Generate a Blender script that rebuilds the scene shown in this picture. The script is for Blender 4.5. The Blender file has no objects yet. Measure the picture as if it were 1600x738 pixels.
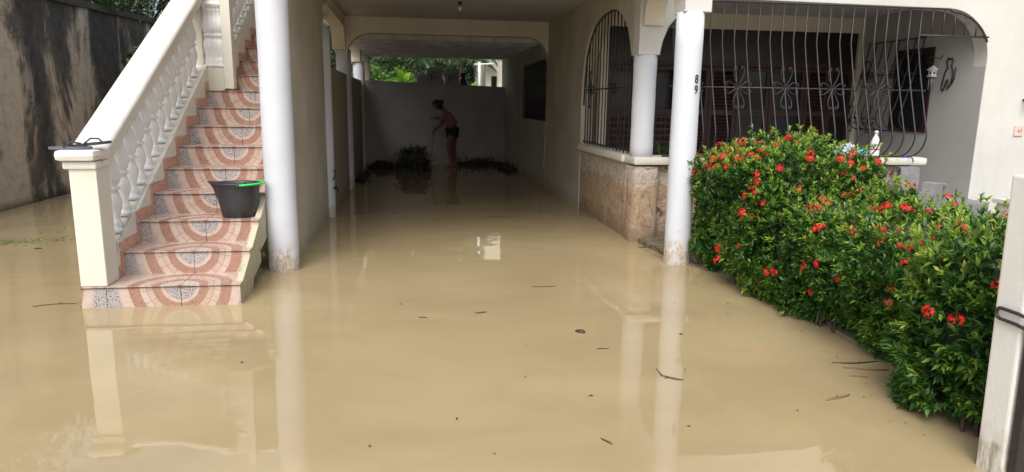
import bpy, bmesh, math, random
import numpy as np
from mathutils import Vector, Matrix, noise
random.seed(7); RNG = np.random.default_rng(11)
SC = bpy.context.scene; COL = SC.collection
R = math.radians; PI = math.pi

# ---------------------------------------------------------------- camera
F, PITCH, ROLL, YAW, EYE = 1080.0, R(10.85), R(0.75), R(8.4), 1.5
fw = Vector((math.sin(YAW)*math.cos(PITCH), math.cos(YAW)*math.cos(PITCH), -math.sin(PITCH)))
rr = Vector((math.cos(YAW), -math.sin(YAW), 0)); uu = rr.cross(fw)
r2 = math.cos(ROLL)*rr + math.sin(ROLL)*uu; u2 = -math.sin(ROLL)*rr + math.cos(ROLL)*uu
cam = bpy.data.objects.new('camera', bpy.data.cameras.new('camera')); COL.objects.link(cam)
m = Matrix((r2, u2, -fw)).transposed().to_4x4(); m.translation = (0, 0, EYE); cam.matrix_world = m
cam.data.sensor_width = 36; cam.data.lens = F/1600*36; cam.data.clip_start = .05; cam.data.clip_end = 2000
SC.camera = cam

# ---------------------------------------------------------------- world, sun, exposure
SUN_EL, SUN_AZ = R(50), R(200)          # azimuth from +Y clockwise: behind the camera, veiled by cloud
w = bpy.data.worlds.new('World'); SC.world = w; w.use_nodes = True
nt = w.node_tree; nt.nodes.clear()
out = nt.nodes.new('ShaderNodeOutputWorld'); bg = nt.nodes.new('ShaderNodeBackground')
sky = nt.nodes.new('ShaderNodeTexSky'); sky.sky_type = 'NISHITA'; sky.sun_disc = False
sky.sun_elevation = SUN_EL; sky.sun_rotation = SUN_AZ; sky.air_density = 1.0; sky.dust_density = 5.0; sky.ozone_density = 1.0
hs = nt.nodes.new('ShaderNodeHueSaturation'); hs.inputs['Saturation'].default_value = .5
nt.links.new(sky.outputs[0], hs.inputs['Color']); nt.links.new(hs.outputs[0], bg.inputs[0]); nt.links.new(bg.outputs[0], out.inputs[0])
bg.inputs[1].default_value = 0.15
sl = bpy.data.lights.new('sun', 'SUN'); sl.energy = 1.0; sl.angle = R(50); sl.color = (1, .98, .95)
so = bpy.data.objects.new('sun', sl); COL.objects.link(so)
sd = Vector((math.sin(SUN_AZ)*math.cos(SUN_EL), math.cos(SUN_AZ)*math.cos(SUN_EL), math.sin(SUN_EL)))
so.rotation_euler = sd.to_track_quat('Z', 'Y').to_euler(); so.location = (0, -5, 12)
SC.view_settings.view_transform = 'Standard'; SC.view_settings.look = 'None'
SC.view_settings.exposure = 0.62; SC.view_settings.gamma = 1

# ---------------------------------------------------------------- materials
def new_mat(name):
    mt = bpy.data.materials.new(name); mt.use_nodes = True
    return mt, mt.node_tree, mt.node_tree.nodes['Principled BSDF']
class NT:
    def __init__(s, nt): s.nt = nt
    def n(s, t, **k):
        x = s.nt.nodes.new('ShaderNode'+t)
        for a, v in k.items(): setattr(x, a, v)
        return x
    def l(s, a, b): s.nt.links.new(a, b)
    def val(s, sock, v):
        if isinstance(v, (int, float)): sock.default_value = v
        elif isinstance(v, tuple): sock.default_value = v if len(v) == 4 or len(sock.default_value) == 3 else (*v, 1)
        else: s.l(v, sock)
    def math(s, op, a, b=0.0, c=None):
        x = s.n('Math', operation=op); s.val(x.inputs[0], a); s.val(x.inputs[1], b)
        if c is not None: s.val(x.inputs[2], c)
        return x.outputs[0]
    def pos(s, scale=(1, 1, 1), obj=False):
        src = s.n('TexCoord').outputs['Object'] if obj else s.n('NewGeometry').outputs['Position']
        mp = s.n('Mapping'); mp.inputs['Scale'].default_value = scale; s.l(src, mp.inputs[0]); return mp.outputs[0]
    def noise(s, vec, scale, detail=4, rough=.55, dist=0):
        x = s.n('TexNoise'); s.l(vec, x.inputs['Vector']); x.inputs['Scale'].default_value = scale
        x.inputs['Detail'].default_value = detail; x.inputs['Roughness'].default_value = rough; x.inputs['Distortion'].default_value = dist
        return x.outputs[0]
    def ramp(s, fac, stops, interp='LINEAR'):
        x = s.n('ValToRGB'); x.color_ramp.interpolation = interp; e = x.color_ramp.elements
        while len(e) < len(stops): e.new(.5)
        for i, (p, c) in enumerate(stops):
            e[i].position = p; e[i].color = (c, c, c, 1) if isinstance(c, (int, float)) else (*c, 1)
        s.l(fac, x.inputs[0]); return x.outputs[0]
    def mix(s, fac, a, b, mode='MIX'):
        x = s.n('Mix', data_type='RGBA', blend_type=mode); s.val(x.inputs[0], fac); s.val(x.inputs[6], a); s.val(x.inputs[7], b); return x.outputs[2]
    def bump(s, h, strength, dist, bs):
        x = s.n('Bump'); x.inputs['Strength'].default_value = strength; x.inputs['Distance'].default_value = dist
        s.l(h, x.inputs['Height']); s.l(x.outputs[0], bs.inputs['Normal'])

def plaster(name, c, dirt=(.25, .2, .14), amt=.35, rough=.75, bump=.25, splash=True, blotch=.12, flake=False):
    mt, t, bs = new_mat(name); k = NT(t); p = k.pos()
    n1 = k.noise(p, 1.3, 6, .6); col = k.mix(k.ramp(n1, [(.35, 0), (.7, 1)]), c, tuple(x*(1-blotch) for x in c))
    pv = k.pos((6, 6, .7)); n2 = k.noise(pv, 1.6, 6, .65)
    streak = k.ramp(n2, [(.56, 0), (.78, amt)]); col = k.mix(streak, col, dirt)
    if splash:                                            # tide mark and mud splashes above the water
        z = k.n('SeparateXYZ'); k.l(k.n('NewGeometry').outputs['Position'], z.inputs[0])
        n3 = k.noise(p, 7, 6, .7); zz = k.math('SUBTRACT', z.outputs[2], k.math('MULTIPLY', n3, .22))
        mask = k.math('MULTIPLY', k.ramp(zz, [(0.0, .85), (.03, .3), (.13, 0)]), k.ramp(k.noise(k.pos((12, 12, 3)), 3, 6, .7), [(.40, .15), (.62, 1)]))
        col = k.mix(mask, col, (.3, .24, .15))
        n4 = k.noise(k.pos((9, 9, 3)), 5, 5, .7); sp = k.math('MULTIPLY', k.ramp(n4, [(.6, 0), (.66, .8)]), k.ramp(z.outputs[2], [(.0, 1), (.45, 0)]))
        col = k.mix(sp, col, (.2, .16, .1))
        if flake:                                         # flaking rusty paint low on the columns
            n5 = k.noise(k.pos((5, 5, 2.2)), 4, 7, .75, .4); fl = k.math('MULTIPLY', k.ramp(n5, [(.50, 0), (.54, 1)]), k.ramp(z.outputs[2], [(.0, 1), (.16, .8), (.30, 0)]))
            col = k.mix(fl, col, k.mix(k.ramp(k.noise(p, 40, 4), [(.4, 0), (.6, 1)]), (.38, .24, .14), (.55, .48, .38)))
    k.l(col, bs.inputs['Base Color']); bs.inputs['Roughness'].default_value = rough
    k.bump(k.noise(p, 60, 5, .7), bump, .004, bs)
    return mt
def simple(name, c, rough=.5, metal=0, var=.15, scale=12, bump=0, bscale=80, spec=None, c2=None):
    mt, t, bs = new_mat(name); k = NT(t); p = k.pos()
    n = k.noise(p, scale, 5, .6)
    col = k.mix(k.ramp(n, [(.3, 0), (.7, 1)]), c, c2 if c2 else tuple(max(0, x*(1-var)) for x in c))
    k.l(col, bs.inputs['Base Color']); bs.inputs['Roughness'].default_value = rough; bs.inputs['Metallic'].default_value = metal
    if spec is not None: bs.inputs['Specular IOR Level'].default_value = spec
    if bump: k.bump(k.noise(p, bscale, 4, .6), bump, .004, bs)
    return mt
def leafmat(name, c1, c2, c3, trans=.25, rough=.45):
    mt, t, bs = new_mat(name); k = NT(t)
    rnd = k.n('NewGeometry').outputs['Random Per Island']
    big = k.noise(k.pos(), 2.5, 3)
    f = k.math('ADD', k.math('MULTIPLY', rnd, .6), k.math('MULTIPLY', k.ramp(big, [(.35, 0), (.65, 1)]), .4))
    col = k.ramp(f, [(0.05, c1), (.6, c2), (.97, c3)])
    k.l(col, bs.inputs['Base Color']); bs.inputs['Roughness'].default_value = rough
    tr = k.n('BsdfTranslucent'); k.l(col, tr.inputs[0]); mx = k.n('MixShader'); mx.inputs[0].default_value = trans
    k.l(bs.outputs[0], mx.inputs[1]); k.l(tr.outputs[0], mx.inputs[2]); k.l(mx.outputs[0], t.nodes['Material Output'].inputs[0])
    return mt

M = {}
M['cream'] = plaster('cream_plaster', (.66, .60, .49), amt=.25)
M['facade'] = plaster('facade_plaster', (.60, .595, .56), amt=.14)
M['innerwall'] = plaster('grey_white_plaster', (.45, .44, .42), amt=.10, splash=False)
M['ceiling'] = plaster('ceiling_plaster', (.52, .505, .50), blotch=.2, amt=.2, splash=False)
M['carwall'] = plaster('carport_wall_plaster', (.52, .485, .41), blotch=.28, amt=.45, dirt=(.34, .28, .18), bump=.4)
M['lowwall'] = plaster('low_wall_plaster', (.40, .35, .28), amt=.35, dirt=(.22, .19, .15), bump=.4)
M['backwall'] = plaster('back_wall_plaster', (.44, .41, .42), blotch=.22, amt=.25)
M['white'] = plaster('white_column_paint', (.62, .645, .70), dirt=(.5, .42, .32), amt=.12, bump=.15, flake=True)
M['balwhite'] = plaster('baluster_paint', (.76, .76, .755), dirt=(.6, .55, .48), amt=.2, splash=False, bump=.1, rough=.55)
M['trim'] = plaster('cream_trim_paint', (.67, .65, .565), dirt=(.55, .48, .34), amt=.22, splash=False, bump=.15)
M['railtop'] = plaster('worn_rail_paint', (.70, .675, .63), dirt=(.62, .50, .38), amt=.5, splash=False, bump=.6)
M['railtop'].node_tree.nodes['Principled BSDF'].inputs['Roughness'].default_value = .85
M['post'] = plaster('gate_post_paint', (.78, .775, .74), dirt=(.42, .40, .34), amt=.4, bump=.5)
M['iron'] = simple('black_iron', (.018, .018, .021), .42, 0, scale=30, c2=(.035, .029, .028))
M['door'] = simple('dark_wood', (.05, .017, .013), .5, scale=5, c2=(.022, .010, .009), bump=.2)
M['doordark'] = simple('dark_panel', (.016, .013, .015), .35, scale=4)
M['concrete'] = simple('grey_block', (.27, .27, .275), .9, scale=14, c2=(.17, .17, .175), bump=1, bscale=140)
M['black'] = simple('black_plastic', (.022, .023, .027), .45, scale=18, c2=(.035, .035, .042))
M['rubber'] = simple('dark_rubber', (.035, .037, .045), .6, scale=20)
M['rubber2'] = simple('grey_rubber', (.12, .13, .16), .6, scale=20)
M['green'] = simple('green_plastic', (.02, .62, .13), .35)
M['woodbeam'] = simple('painted_beams', (.75, .75, .78), .7, scale=5, c2=(.45, .45, .48))
M['bark'] = simple('bark', (.10, .075, .05), .9, scale=18, c2=(.045, .035, .025), bump=1, bscale=40)
M['twig'] = simple('wet_twig', (.045, .03, .018), .5, scale=30)
M['drytwig'] = simple('dry_twig', (.20, .12, .06), .7, scale=30)
M['whiteplastic'] = simple('white_plastic', (.78, .80, .84), .35, var=.05)
M['bag'] = simple('thin_plastic_bag', (.62, .68, .72), .35, scale=9, c2=(.45, .53, .6))
M['teal'] = simple('turquoise_plastic', (.12, .48, .60), .4)
M['blue'] = simple('blue_plastic', (.03, .12, .5), .4)
M['redlabel'] = simple('red_label', (.5, .05, .05), .5)
M['sack'] = simple('grey_sack', (.42, .41, .42), .8, scale=7, c2=(.30, .29, .30), bump=.4)
M['sackdark'] = simple('sack_print', (.06, .055, .06), .8)
M['plate'] = simple('pink_plate', (.72, .52, .46), .5)
M['brown'] = simple('brown_print', (.25, .10, .05), .5)
M['skin'] = simple('brown_skin', (.17, .085, .055), .55, var=.1)
M['hair'] = simple('black_hair', (.012, .010, .010), .6)
M['pink'] = simple('coral_pink_cloth', (.40, .13, .12), .85, scale=9)
M['shorts'] = simple('black_cloth', (.02, .021, .026), .85)
M['rust'] = simple('rusty_metal', (.10, .055, .035), .7, .4, scale=40, c2=(.03, .025, .02))
M['darkfrond'] = simple('wet_dark_fronds', (.022, .03, .022), .55, scale=6, c2=(.05, .045, .03))
M['bulb'] = simple('bulb_glass', (.7, .7, .66), .15)
M['farhouse'] = plaster('far_house_plaster', (.68, .65, .54), amt=.2)
M['glassdark'] = simple('dark_glass', (.015, .017, .02), .1)
M['leaf'] = leafmat('hedge_leaves', (.014, .052, .010), (.048, .145, .020), (.22, .32, .04))
M['leafnew'] = leafmat('young_hedge_leaves', (.16, .32, .03), (.28, .44, .05), (.52, .52, .08), .4)
M['tree'] = leafmat('tree_leaves', (.010, .028, .010), (.025, .065, .018), (.06, .13, .03), .3)
M['frond'] = leafmat('palm_leaves', (.02, .05, .02), (.05, .11, .035), (.10, .18, .05), .3)
M['banana'] = leafmat('banana_leaves', (.08, .22, .02), (.2, .42, .03), (.35, .55, .05), .5)
M['grass'] = leafmat('floating_grass', (.06, .13, .02), (.12, .24, .04), (.22, .34, .06))

def flower_material():
    mt, t, bs = new_mat('red_flowers'); k = NT(t)
    rnd = k.n('NewGeometry').outputs['Random Per Island']
    k.l(k.ramp(rnd, [(0, (.38, .004, .008)), (.5, (.66, .010, .014)), (1, (.80, .04, .025))]), bs.inputs['Base Color'])
    bs.inputs['Roughness'].default_value = .5; return mt
M['flower'] = flower_material()
M['flowerold'] = leafmat('fading_flowers', (.25, .03, .01), (.45, .09, .02), (.6, .25, .04), .2)

def tile_material(tread=False):
    mt, t, bs = new_mat('patterned_tread_tile' if tread else 'patterned_stair_tile'); k = NT(t)
    sep = k.n('SeparateXYZ'); k.l(k.n('TexCoord').outputs['UV'], sep.inputs[0]); u, v = sep.outputs[0], sep.outputs[1]
    uf = k.math('PINGPONG', k.math('ADD', u, 10.2), .51)
    r = k.math('SQRT', k.math('ADD', k.math('MULTIPLY', uf, uf), k.math('MULTIPLY', v, v)))
    pn = k.noise(k.pos(), 38, 4, .6, 1.5); rj = k.math('ADD', r, k.math('MULTIPLY', k.math('SUBTRACT', pn, .5), .014))
    pink, pink2, br, spk = (.44, .335, .28), (.48, .395, .34), (.25, .122, .085), (.36, .34, .33)
    base = k.ramp(k.math('DIVIDE', rj, .6), [(0, br), (.045, pink2 if tread else spk), (.185, pink2), (.225, br), (.325, pink), (.395, pink2), (.47, br), (.60, pink2), (.70, pink if tread else spk)], 'CONSTANT')
    # marble veins in the brown and pink rings, speckle in the grey ones
    vein = k.noise(k.pos((1, 1, 1)), 22, 7, .75, 3.0)
    base = k.mix(k.ramp(vein, [(.42, 0), (.5, .38), (.58, 0)]), base, (.62, .47, .39))
    base = k.mix(k.ramp(k.noise(k.pos(), 9, 5, .6, 2), [(.5, 0), (.62, .25)]), base, (.42, .17, .11))
    if tread: rj = k.math('MULTIPLY', rj, 0.0)
    isp = k.ramp(k.math('DIVIDE', rj, .6), [(0, 0), (.045, 1), (.185, 0), (.72, 1)], 'CONSTANT')
    vo = k.n('TexVoronoi', feature='DISTANCE_TO_EDGE'); vo.inputs['Scale'].default_value = 95; k.l(k.pos(), vo.inputs['Vector'])
    spc = k.ramp(vo.outputs[0], [(.06, (.15, .13, .14)), (.16, (.50, .475, .46))])
    base = k.mix(isp, base, spc)
    # joints between mosaic pieces: a circle in the pink ring and radial cuts, then grout at tile edges and a dark nosing line
    ring = k.math('LESS_THAN', k.math('ABSOLUTE', k.math('SUBTRACT', r, .237)), .0016)
    ang = k.math('ARCTAN2', v, uf); cut = k.math('LESS_THAN', k.math('ABSOLUTE', k.math('SUBTRACT', k.math('FRACT', k.math('MULTIPLY', ang, 2.9)), .5)), .018)
    cut = k.math('MULTIPLY', cut, k.math('MULTIPLY', k.math('GREATER_THAN', r, .19), k.math('LESS_THAN', r, .28)))
    base = k.mix(k.math('MULTIPLY', k.math('MAXIMUM', ring, cut), .75), base, (.10, .05, .035))
    g = k.math('MAXIMUM', k.math('LESS_THAN', uf, .0022), k.math('GREATER_THAN', uf, .5078))
    g = k.math('MAXIMUM', g, k.math('LESS_THAN', v, .0065))
    base = k.mix(g, base, (.025, .018, .016))
    mud = k.ramp(k.noise(k.pos(), 5, 5, .7), [(.5, 0), (.75, .35)]); base = k.mix(mud, base, (.46, .36, .25))
    k.l(base, bs.inputs['Base Color']); bs.inputs['Roughness'].default_value = .22
    k.l(k.ramp(k.noise(k.pos(), 12, 4), [(.3, .15), (.8, .45)]), bs.inputs['Roughness'])
    return mt
M['tile'] = tile_material(); M['tread'] = tile_material(True)
M['flank'] = plaster('rough_mossy_cement', (.52, .48, .34), dirt=(.16, .16, .07), amt=.9, bump=1)
def marble():
    mt, t, bs = new_mat('skirting_tile'); k = NT(t)
    n = k.noise(k.pos(), 14, 7, .7, 2.5)
    k.l(k.ramp(n, [(.35, (.33, .13, .08)), (.5, (.55, .30, .21)), (.65, (.66, .45, .35))]), bs.inputs['Base Color']); bs.inputs['Roughness'].default_value = .3
    return mt
M['skirt'] = marble()

def stone_material():
    mt, t, bs = new_mat('coral_stone'); k = NT(t)
    p = k.pos(); warp = k.noise(p, 3, 4); mp = k.n('Vector' + 'Math', operation='MULTIPLY_ADD')
    wn = k.n('TexNoise'); wn.inputs['Scale'].default_value = 5; k.l(p, wn.inputs['Vector'])
    k.l(wn.outputs['Color'], mp.inputs[0]); mp.inputs[1].default_value = (.09, .09, .09); k.l(p, mp.inputs[2])
    sep = k.n('SeparateXYZ'); k.l(mp.outputs[0], sep.inputs[0])
    cmb = k.n('CombineXYZ'); k.l(k.math('ADD', sep.outputs[0], sep.outputs[1]), cmb.inputs[0]); k.l(sep.outputs[2], cmb.inputs[1])
    br = k.n('TexBrick'); k.l(cmb.outputs[0], br.inputs['Vector']); br.inputs['Scale'].default_value = 1; br.inputs['Brick Width'].default_value = .34
    br.inputs['Row Height'].default_value = .23; br.inputs['Mortar Size'].default_value = .006; br.inputs['Mortar Smooth'].default_value = .3
    br.inputs['Color1'].default_value = (.64, .52, .41, 1); br.inputs['Color2'].default_value = (.56, .42, .31, 1); br.inputs['Mortar'].default_value = (.14, .09, .06, 1)
    mask = k.ramp(k.noise(p, 6, 3), [(.52, 0), (.68, .8)])
    base = k.mix(mask, k.mix(k.ramp(k.noise(p, 4, 6), [(.3, 0), (.7, 1)]), (.64, .52, .42), (.54, .41, .31)), br.outputs[0])
    n1 = k.noise(p, 7, 8, .7, 1.5); base = k.mix(k.ramp(n1, [(.42, .0), (.6, .9)]), base, (.74, .68, .60))
    z = k.n('SeparateXYZ'); k.l(p, z.inputs[0])
    nz = k.math('ADD', z.outputs[2], k.math('MULTIPLY', k.math('SUBTRACT', k.noise(k.pos((1, 1, .4)), 4, 5, .7), .5), .5))
    base = k.mix(k.ramp(nz, [(.60, 1), (.62, 0)]), base, k.mix(1.0, base, (.82, .70, .55), 'MULTIPLY'))
    base = k.mix(k.ramp(nz, [(.05, .75), (.25, 0)]), base, (.22, .17, .10))
    vo = k.n('TexVoronoi', feature='DISTANCE_TO_EDGE'); vo.inputs['Scale'].default_value = 1.0; vm = k.n('Mapping'); vm.inputs['Scale'].default_value = (5.6, 5.6, 4.6); k.l(mp.outputs[0], vm.inputs[0]); k.l(vm.outputs[0], vo.inputs['Vector'])
    crk = k.math('MULTIPLY', k.ramp(vo.outputs[0], [(.008, 1), (.035, 0)]), k.ramp(k.noise(p, 5, 4), [(.50, 0), (.60, 1)])); base = k.mix(k.math('MULTIPLY', crk, .85), base, (.09, .06, .045))
    pits = k.ramp(k.noise(p, 24, 7, .8, .5), [(.57, 0), (.63, .9)]); base = k.mix(pits, base, (.16, .10, .07))
    k.l(base, bs.inputs['Base Color']); bs.inputs['Roughness'].default_value = .9
    h = k.math('ADD', k.math('MULTIPLY', k.noise(p, 22, 8, .8), 1.0), k.math('MULTIPLY', br.outputs['Fac'], -.6)); k.bump(h, 1.0, .045, bs)
    return mt
M['stone'] = stone_material()
def flagstone():
    mt, t, bs = new_mat('flagstone'); k = NT(t); p = k.pos()
    vo = k.n('TexVoronoi', feature='DISTANCE_TO_EDGE'); vo.inputs['Scale'].default_value = 5; k.l(p, vo.inputs['Vector'])
    base = k.mix(k.ramp(vo.outputs[0], [(.02, 1), (.06, 0)]), k.ramp(k.noise(p, 5, 5), [(.3, (.13, .14, .12)), (.6, (.22, .17, .10))]), (.05, .04, .03))
    k.l(base, bs.inputs['Base Color']); bs.inputs['Roughness'].default_value = .45; k.bump(k.noise(p, 18, 6), .7, .02, bs); return mt
M['flag'] = flagstone()
def moldy():
    mt, t, bs = new_mat('mould_streaked_wall'); k = NT(t); p = k.pos()
    a = k.noise(k.pos((1, .85, .32)), 1.15, 8, .62, .5); b = k.noise(k.pos((1, 1.3, .9)), 2.6, 8, .75, .5)
    z = k.n('SeparateXYZ'); k.l(p, z.inputs[0])
    zz = k.math('MULTIPLY', k.math('SUBTRACT', z.outputs[2], 1.3), .035)
    yb = k.math('ADD', z.outputs[1], k.math('MULTIPLY', k.math('SUBTRACT', k.noise(k.pos((1, 1, .8)), 1.4, 5, .6), .5), 1.3))
    zz = k.math('ADD', zz, k.math('SUBTRACT', k.ramp(k.math('DIVIDE', yb, 20), [(.40, -.04 if False else 0.0), (.51, .0), (.56, .16), (.605, .16), (.625, .04), (.65, .05), (.68, .15), (.76, .15), (.80, .06)]), .10))
    f = k.math('ADD', k.math('ADD', k.math('MULTIPLY', a, .8), k.math('MULTIPLY', b, .2)), zz)
    base = k.ramp(f, [(.455, (.55, .485, .40)), (.495, (.33, .275, .21)), (.525, (.10, .093, .085)), (.60, (.038, .038, .04))])
    c = k.noise(k.pos((1, 2.0, .55)), 1.3, 9, .72, .8); base = k.mix(k.ramp(c, [(.585, 0), (.64, .6)]), base, (.42, .40, .37))
    base = k.mix(k.ramp(k.noise(p, 5, 8, .75), [(.45, 0), (.7, .5)]), base, (.16, .13, .10))
    base = k.mix(k.ramp(z.outputs[2], [(.0, .8), (.13, 0)]), base, (.02, .018, .016))
    k.l(base, bs.inputs['Base Color']); bs.inputs['Roughness'].default_value = .9; k.bump(k.noise(p, 25, 7, .7), .8, .02, bs); return mt
M['mold'] = moldy()
def water_material():
    mt, t, bs = new_mat('muddy_flood_water'); k = NT(t); p = k.pos()
    n = k.noise(k.pos((.7, 1, 1)), .8, 4, .5, .6)
    base = k.ramp(n, [(.3, (.325, .252, .138)), (.7, (.40, .318, .180))])
    silt = k.noise(k.pos((.5, 1.1, 1)), 1.3, 7, .7, 2.5); base = k.mix(k.ramp(silt, [(.45, 0), (.7, .30)]), base, (.27, .205, .115))
    k.l(base, bs.inputs['Base Color']); bs.inputs['Roughness'].default_value = 0.0; bs.inputs['IOR'].default_value = 1.52
    sep = k.n('SeparateXYZ'); k.l(p, sep.inputs[0])
    h = k.math('ADD', k.math('MULTIPLY', k.noise(k.pos((1, 1.6, 1)), 1.1, 2, .4), 1.0), k.math('MULTIPLY', k.noise(k.pos((1, 1.4, 1)), 5.0, 2, .5, .5), .07))
    k.bump(h, .35, .012, bs); return mt
M['water'] = water_material()
M['ground'] = simple('muddy_ground', (.20, .15, .09), .9, scale=2, c2=(.12, .10, .06))

# ---------------------------------------------------------------- mesh helpers
def link(name, me, mats, parent=None):
    o = bpy.data.objects.new(name, me); COL.objects.link(o)
    for mm in (mats if isinstance(mats, (list, tuple)) else [mats]): me.materials.append(M[mm] if isinstance(mm, str) else mm)
    if parent: o.parent = parent
    return o
def tag(o, label=None, cat=None, group=None, kind=None):
    for kk, v in (('label', label), ('category', cat), ('group', group), ('kind', kind)):
        if v: o[kk] = v
    return o
def thing(name, loc, label, cat, group=None, rz=0):
    o = bpy.data.objects.new(name, None); COL.objects.link(o); o.location = loc; o.rotation_euler.z = rz; o.empty_display_size = .1
    return tag(o, label, cat, group)
class MB:
    def __init__(s): s.v = []; s.f = []; s.mi = []; s.sm = []; s.cur = 0; s.smooth = False
    def add(s, vs, fs):
        b = len(s.v); s.v += [tuple(x) for x in vs]
        for f in fs: s.f.append([b+i for i in f]); s.mi.append(s.cur); s.sm.append(s.smooth)
        return s
    def box(s, x0, x1, y0, y1, z0, z1):
        return s.add([(x0,y0,z0),(x1,y0,z0),(x1,y1,z0),(x0,y1,z0),(x0,y0,z1),(x1,y0,z1),(x1,y1,z1),(x0,y1,z1)],
                     [(0,3,2,1),(4,5,6,7),(0,1,5,4),(1,2,6,5),(2,3,7,6),(3,0,4,7)])
    def tube(s, pts, rad, n=6, closed=False):
        pts = [Vector(p) for p in pts]; N = len(pts); sm = s.smooth; s.smooth = n > 4
        rads = rad if isinstance(rad, (list, tuple)) else [rad]*N
        up = Vector((.013, .021, 1)); b = len(s.v); prev = None
        for i, p in enumerate(pts):
            if closed: t = (pts[(i+1) % N]-pts[i-1])
            else: t = pts[min(i+1, N-1)]-pts[max(i-1, 0)]
            t = t.normalized() if t.length > 1e-9 else Vector((0, 0, 1))
            if prev is None:
                a = t.cross(up)
                if a.length < .2: a = t.cross(Vector((1, .03, 0)))
            else: a = prev - t*prev.dot(t)
            a.normalize(); prev = a; c = t.cross(a)
            for j in range(n):
                q = 2*PI*j/n; s.v.append(tuple(p+rads[i]*(math.cos(q)*a+math.sin(q)*c)))
        for i in range(N if closed else N-1):
            for j in range(n):
                k = (i+1) % N
                s.f.append([b+i*n+j, b+i*n+(j+1) % n, b+k*n+(j+1) % n, b+k*n+j]); s.mi.append(s.cur); s.sm.append(s.smooth)
        if not closed:
            s.f.append([b+j for j in range(n)][::-1]); s.f.append([b+(N-1)*n+j for j in range(n)]); s.mi += [s.cur]*2; s.sm += [False]*2
        s.smooth = sm; return s
    def lathe(s, prof, c=(0, 0, 0), n=20, sx=1, sy=1, caps=True, smooth=True):
        b = len(s.v)
        for (r, z) in prof:
            for j in range(n):
                q = 2*PI*j/n; s.v.append((c[0]+r*sx*math.cos(q), c[1]+r*sy*math.sin(q), c[2]+z))
        for i in range(len(prof)-1):
            for j in range(n):
                s.f.append([b+i*n+j, b+i*n+(j+1) % n, b+(i+1)*n+(j+1) % n, b+(i+1)*n+j]); s.mi.append(s.cur); s.sm.append(smooth)
        if caps:
            s.f.append([b+j for j in range(n)][::-1]); s.f.append([b+(len(prof)-1)*n+j for j in range(n)]); s.mi += [s.cur]*2; s.sm += [False]*2
        return s
    def mesh(s, name):
        me = bpy.data.meshes.new(name); me.from_pydata(s.v, [], s.f)
        me.polygons.foreach_set('material_index', s.mi); me.polygons.foreach_set('use_smooth', s.sm); me.update(); return me
    def build(s, name, mats, parent=None, bevel=0, sub=0):
        me = s.mesh(name)
        if bevel or sub:
            bm = bmesh.new(); bm.from_mesh(me)
            if bevel:
                es = [e for e in bm.edges if len(e.link_faces) == 2 and e.calc_face_angle(0) > .6]
                bmesh.ops.bevel(bm, geom=es, offset=bevel, segments=2, profile=.6, affect='EDGES', clamp_overlap=True)
            bm.to_mesh(me); bm.free()
        return link(name, me, mats, parent)
def evald(o):
    dg = bpy.context.evaluated_depsgraph_get(); me = bpy.data.meshes.new_from_object(o.evaluated_get(dg)); return me
def flat(outer, holes, thick, axis, offset, name, mats, parent=None, bevel=.006):
    """2-D outline with holes, given real thickness; axis 'Y': outline is (x,z); axis 'X': outline is (y,z)"""
    cu = bpy.data.curves.new(name, 'CURVE'); cu.dimensions = '2D'; cu.fill_mode = 'BOTH'; cu.extrude = thick/2-bevel; cu.bevel_depth = bevel; cu.offset = -bevel
    for loop in [outer]+list(holes):
        sp = cu.splines.new('POLY'); sp.points.add(len(loop)-1); sp.use_cyclic_u = True
        for q, (a, b) in zip(sp.points, loop): q.co = (a, b, 0, 1)
    o = bpy.data.objects.new(name, cu); COL.objects.link(o); bpy.context.view_layer.update()
    me = evald(o); bpy.data.objects.remove(o); bpy.data.curves.remove(cu); me.materials.clear()
    for v in me.vertices:
        x, y, z = v.co
        v.co = (x, offset-z, y) if axis == 'Y' else (offset+z, x, y)
    me.polygons.foreach_set('use_smooth', [False]*len(me.polygons)); me.update()
    return link(name, me, mats, parent)
def arc(cx, cz, rx, rz, a0, a1, n=14):
    return [(cx+rx*math.cos(R(a0+(a1-a0)*i/n)), cz+rz*math.sin(R(a0+(a1-a0)*i/n))) for i in range(n+1)]

def leaves(base, direc, L, W, droop=.15, roll=None, cup=.25):
    """arrays of leaf triangles: base (n,3), direc (n,3) unit, L (n,), W (n,)"""
    n = len(base); d = direc/np.linalg.norm(direc, axis=1, keepdims=True)
    rv = RNG.normal(size=(n, 3)); up = np.tile([0, 0, 1.0], (n, 1))+rv*.35
    side = np.cross(d, up); side /= np.linalg.norm(side, axis=1, keepdims=True)+1e-9
    nr = np.cross(side, d); L = L[:, None]; W = W[:, None]
    v = np.stack([base, base+d*L*.5-side*W+nr*W*cup, base+d*L*.52, base+d*L*.5+side*W+nr*W*cup, base+d*L-nr*L*droop], 1)
    t = np.array([[0, 2, 1], [0, 3, 2], [1, 2, 4], [2, 3, 4]]); f = (np.arange(n)[:, None, None]*5+t[None]).reshape(-1, 3)
    return v.reshape(-1, 3), f
def leafmesh(name, v, f, mats, parent=None, mi=None):
    me = bpy.data.meshes.new(name); me.vertices.add(len(v)); me.vertices.foreach_set('co', v.astype(np.float32).ravel())
    me.loops.add(f.size); me.loops.foreach_set('vertex_index', f.astype(np.int32).ravel()); me.polygons.add(len(f))
    me.polygons.foreach_set('loop_start', np.arange(len(f), dtype=np.int32)*3); me.polygons.foreach_set('loop_total', np.full(len(f), 3, dtype=np.int32))
    if mi is not None: me.polygons.foreach_set('material_index', mi.astype(np.int32))
    me.update(calc_edges=True); me.validate(); return link(name, me, mats, parent)

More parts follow.
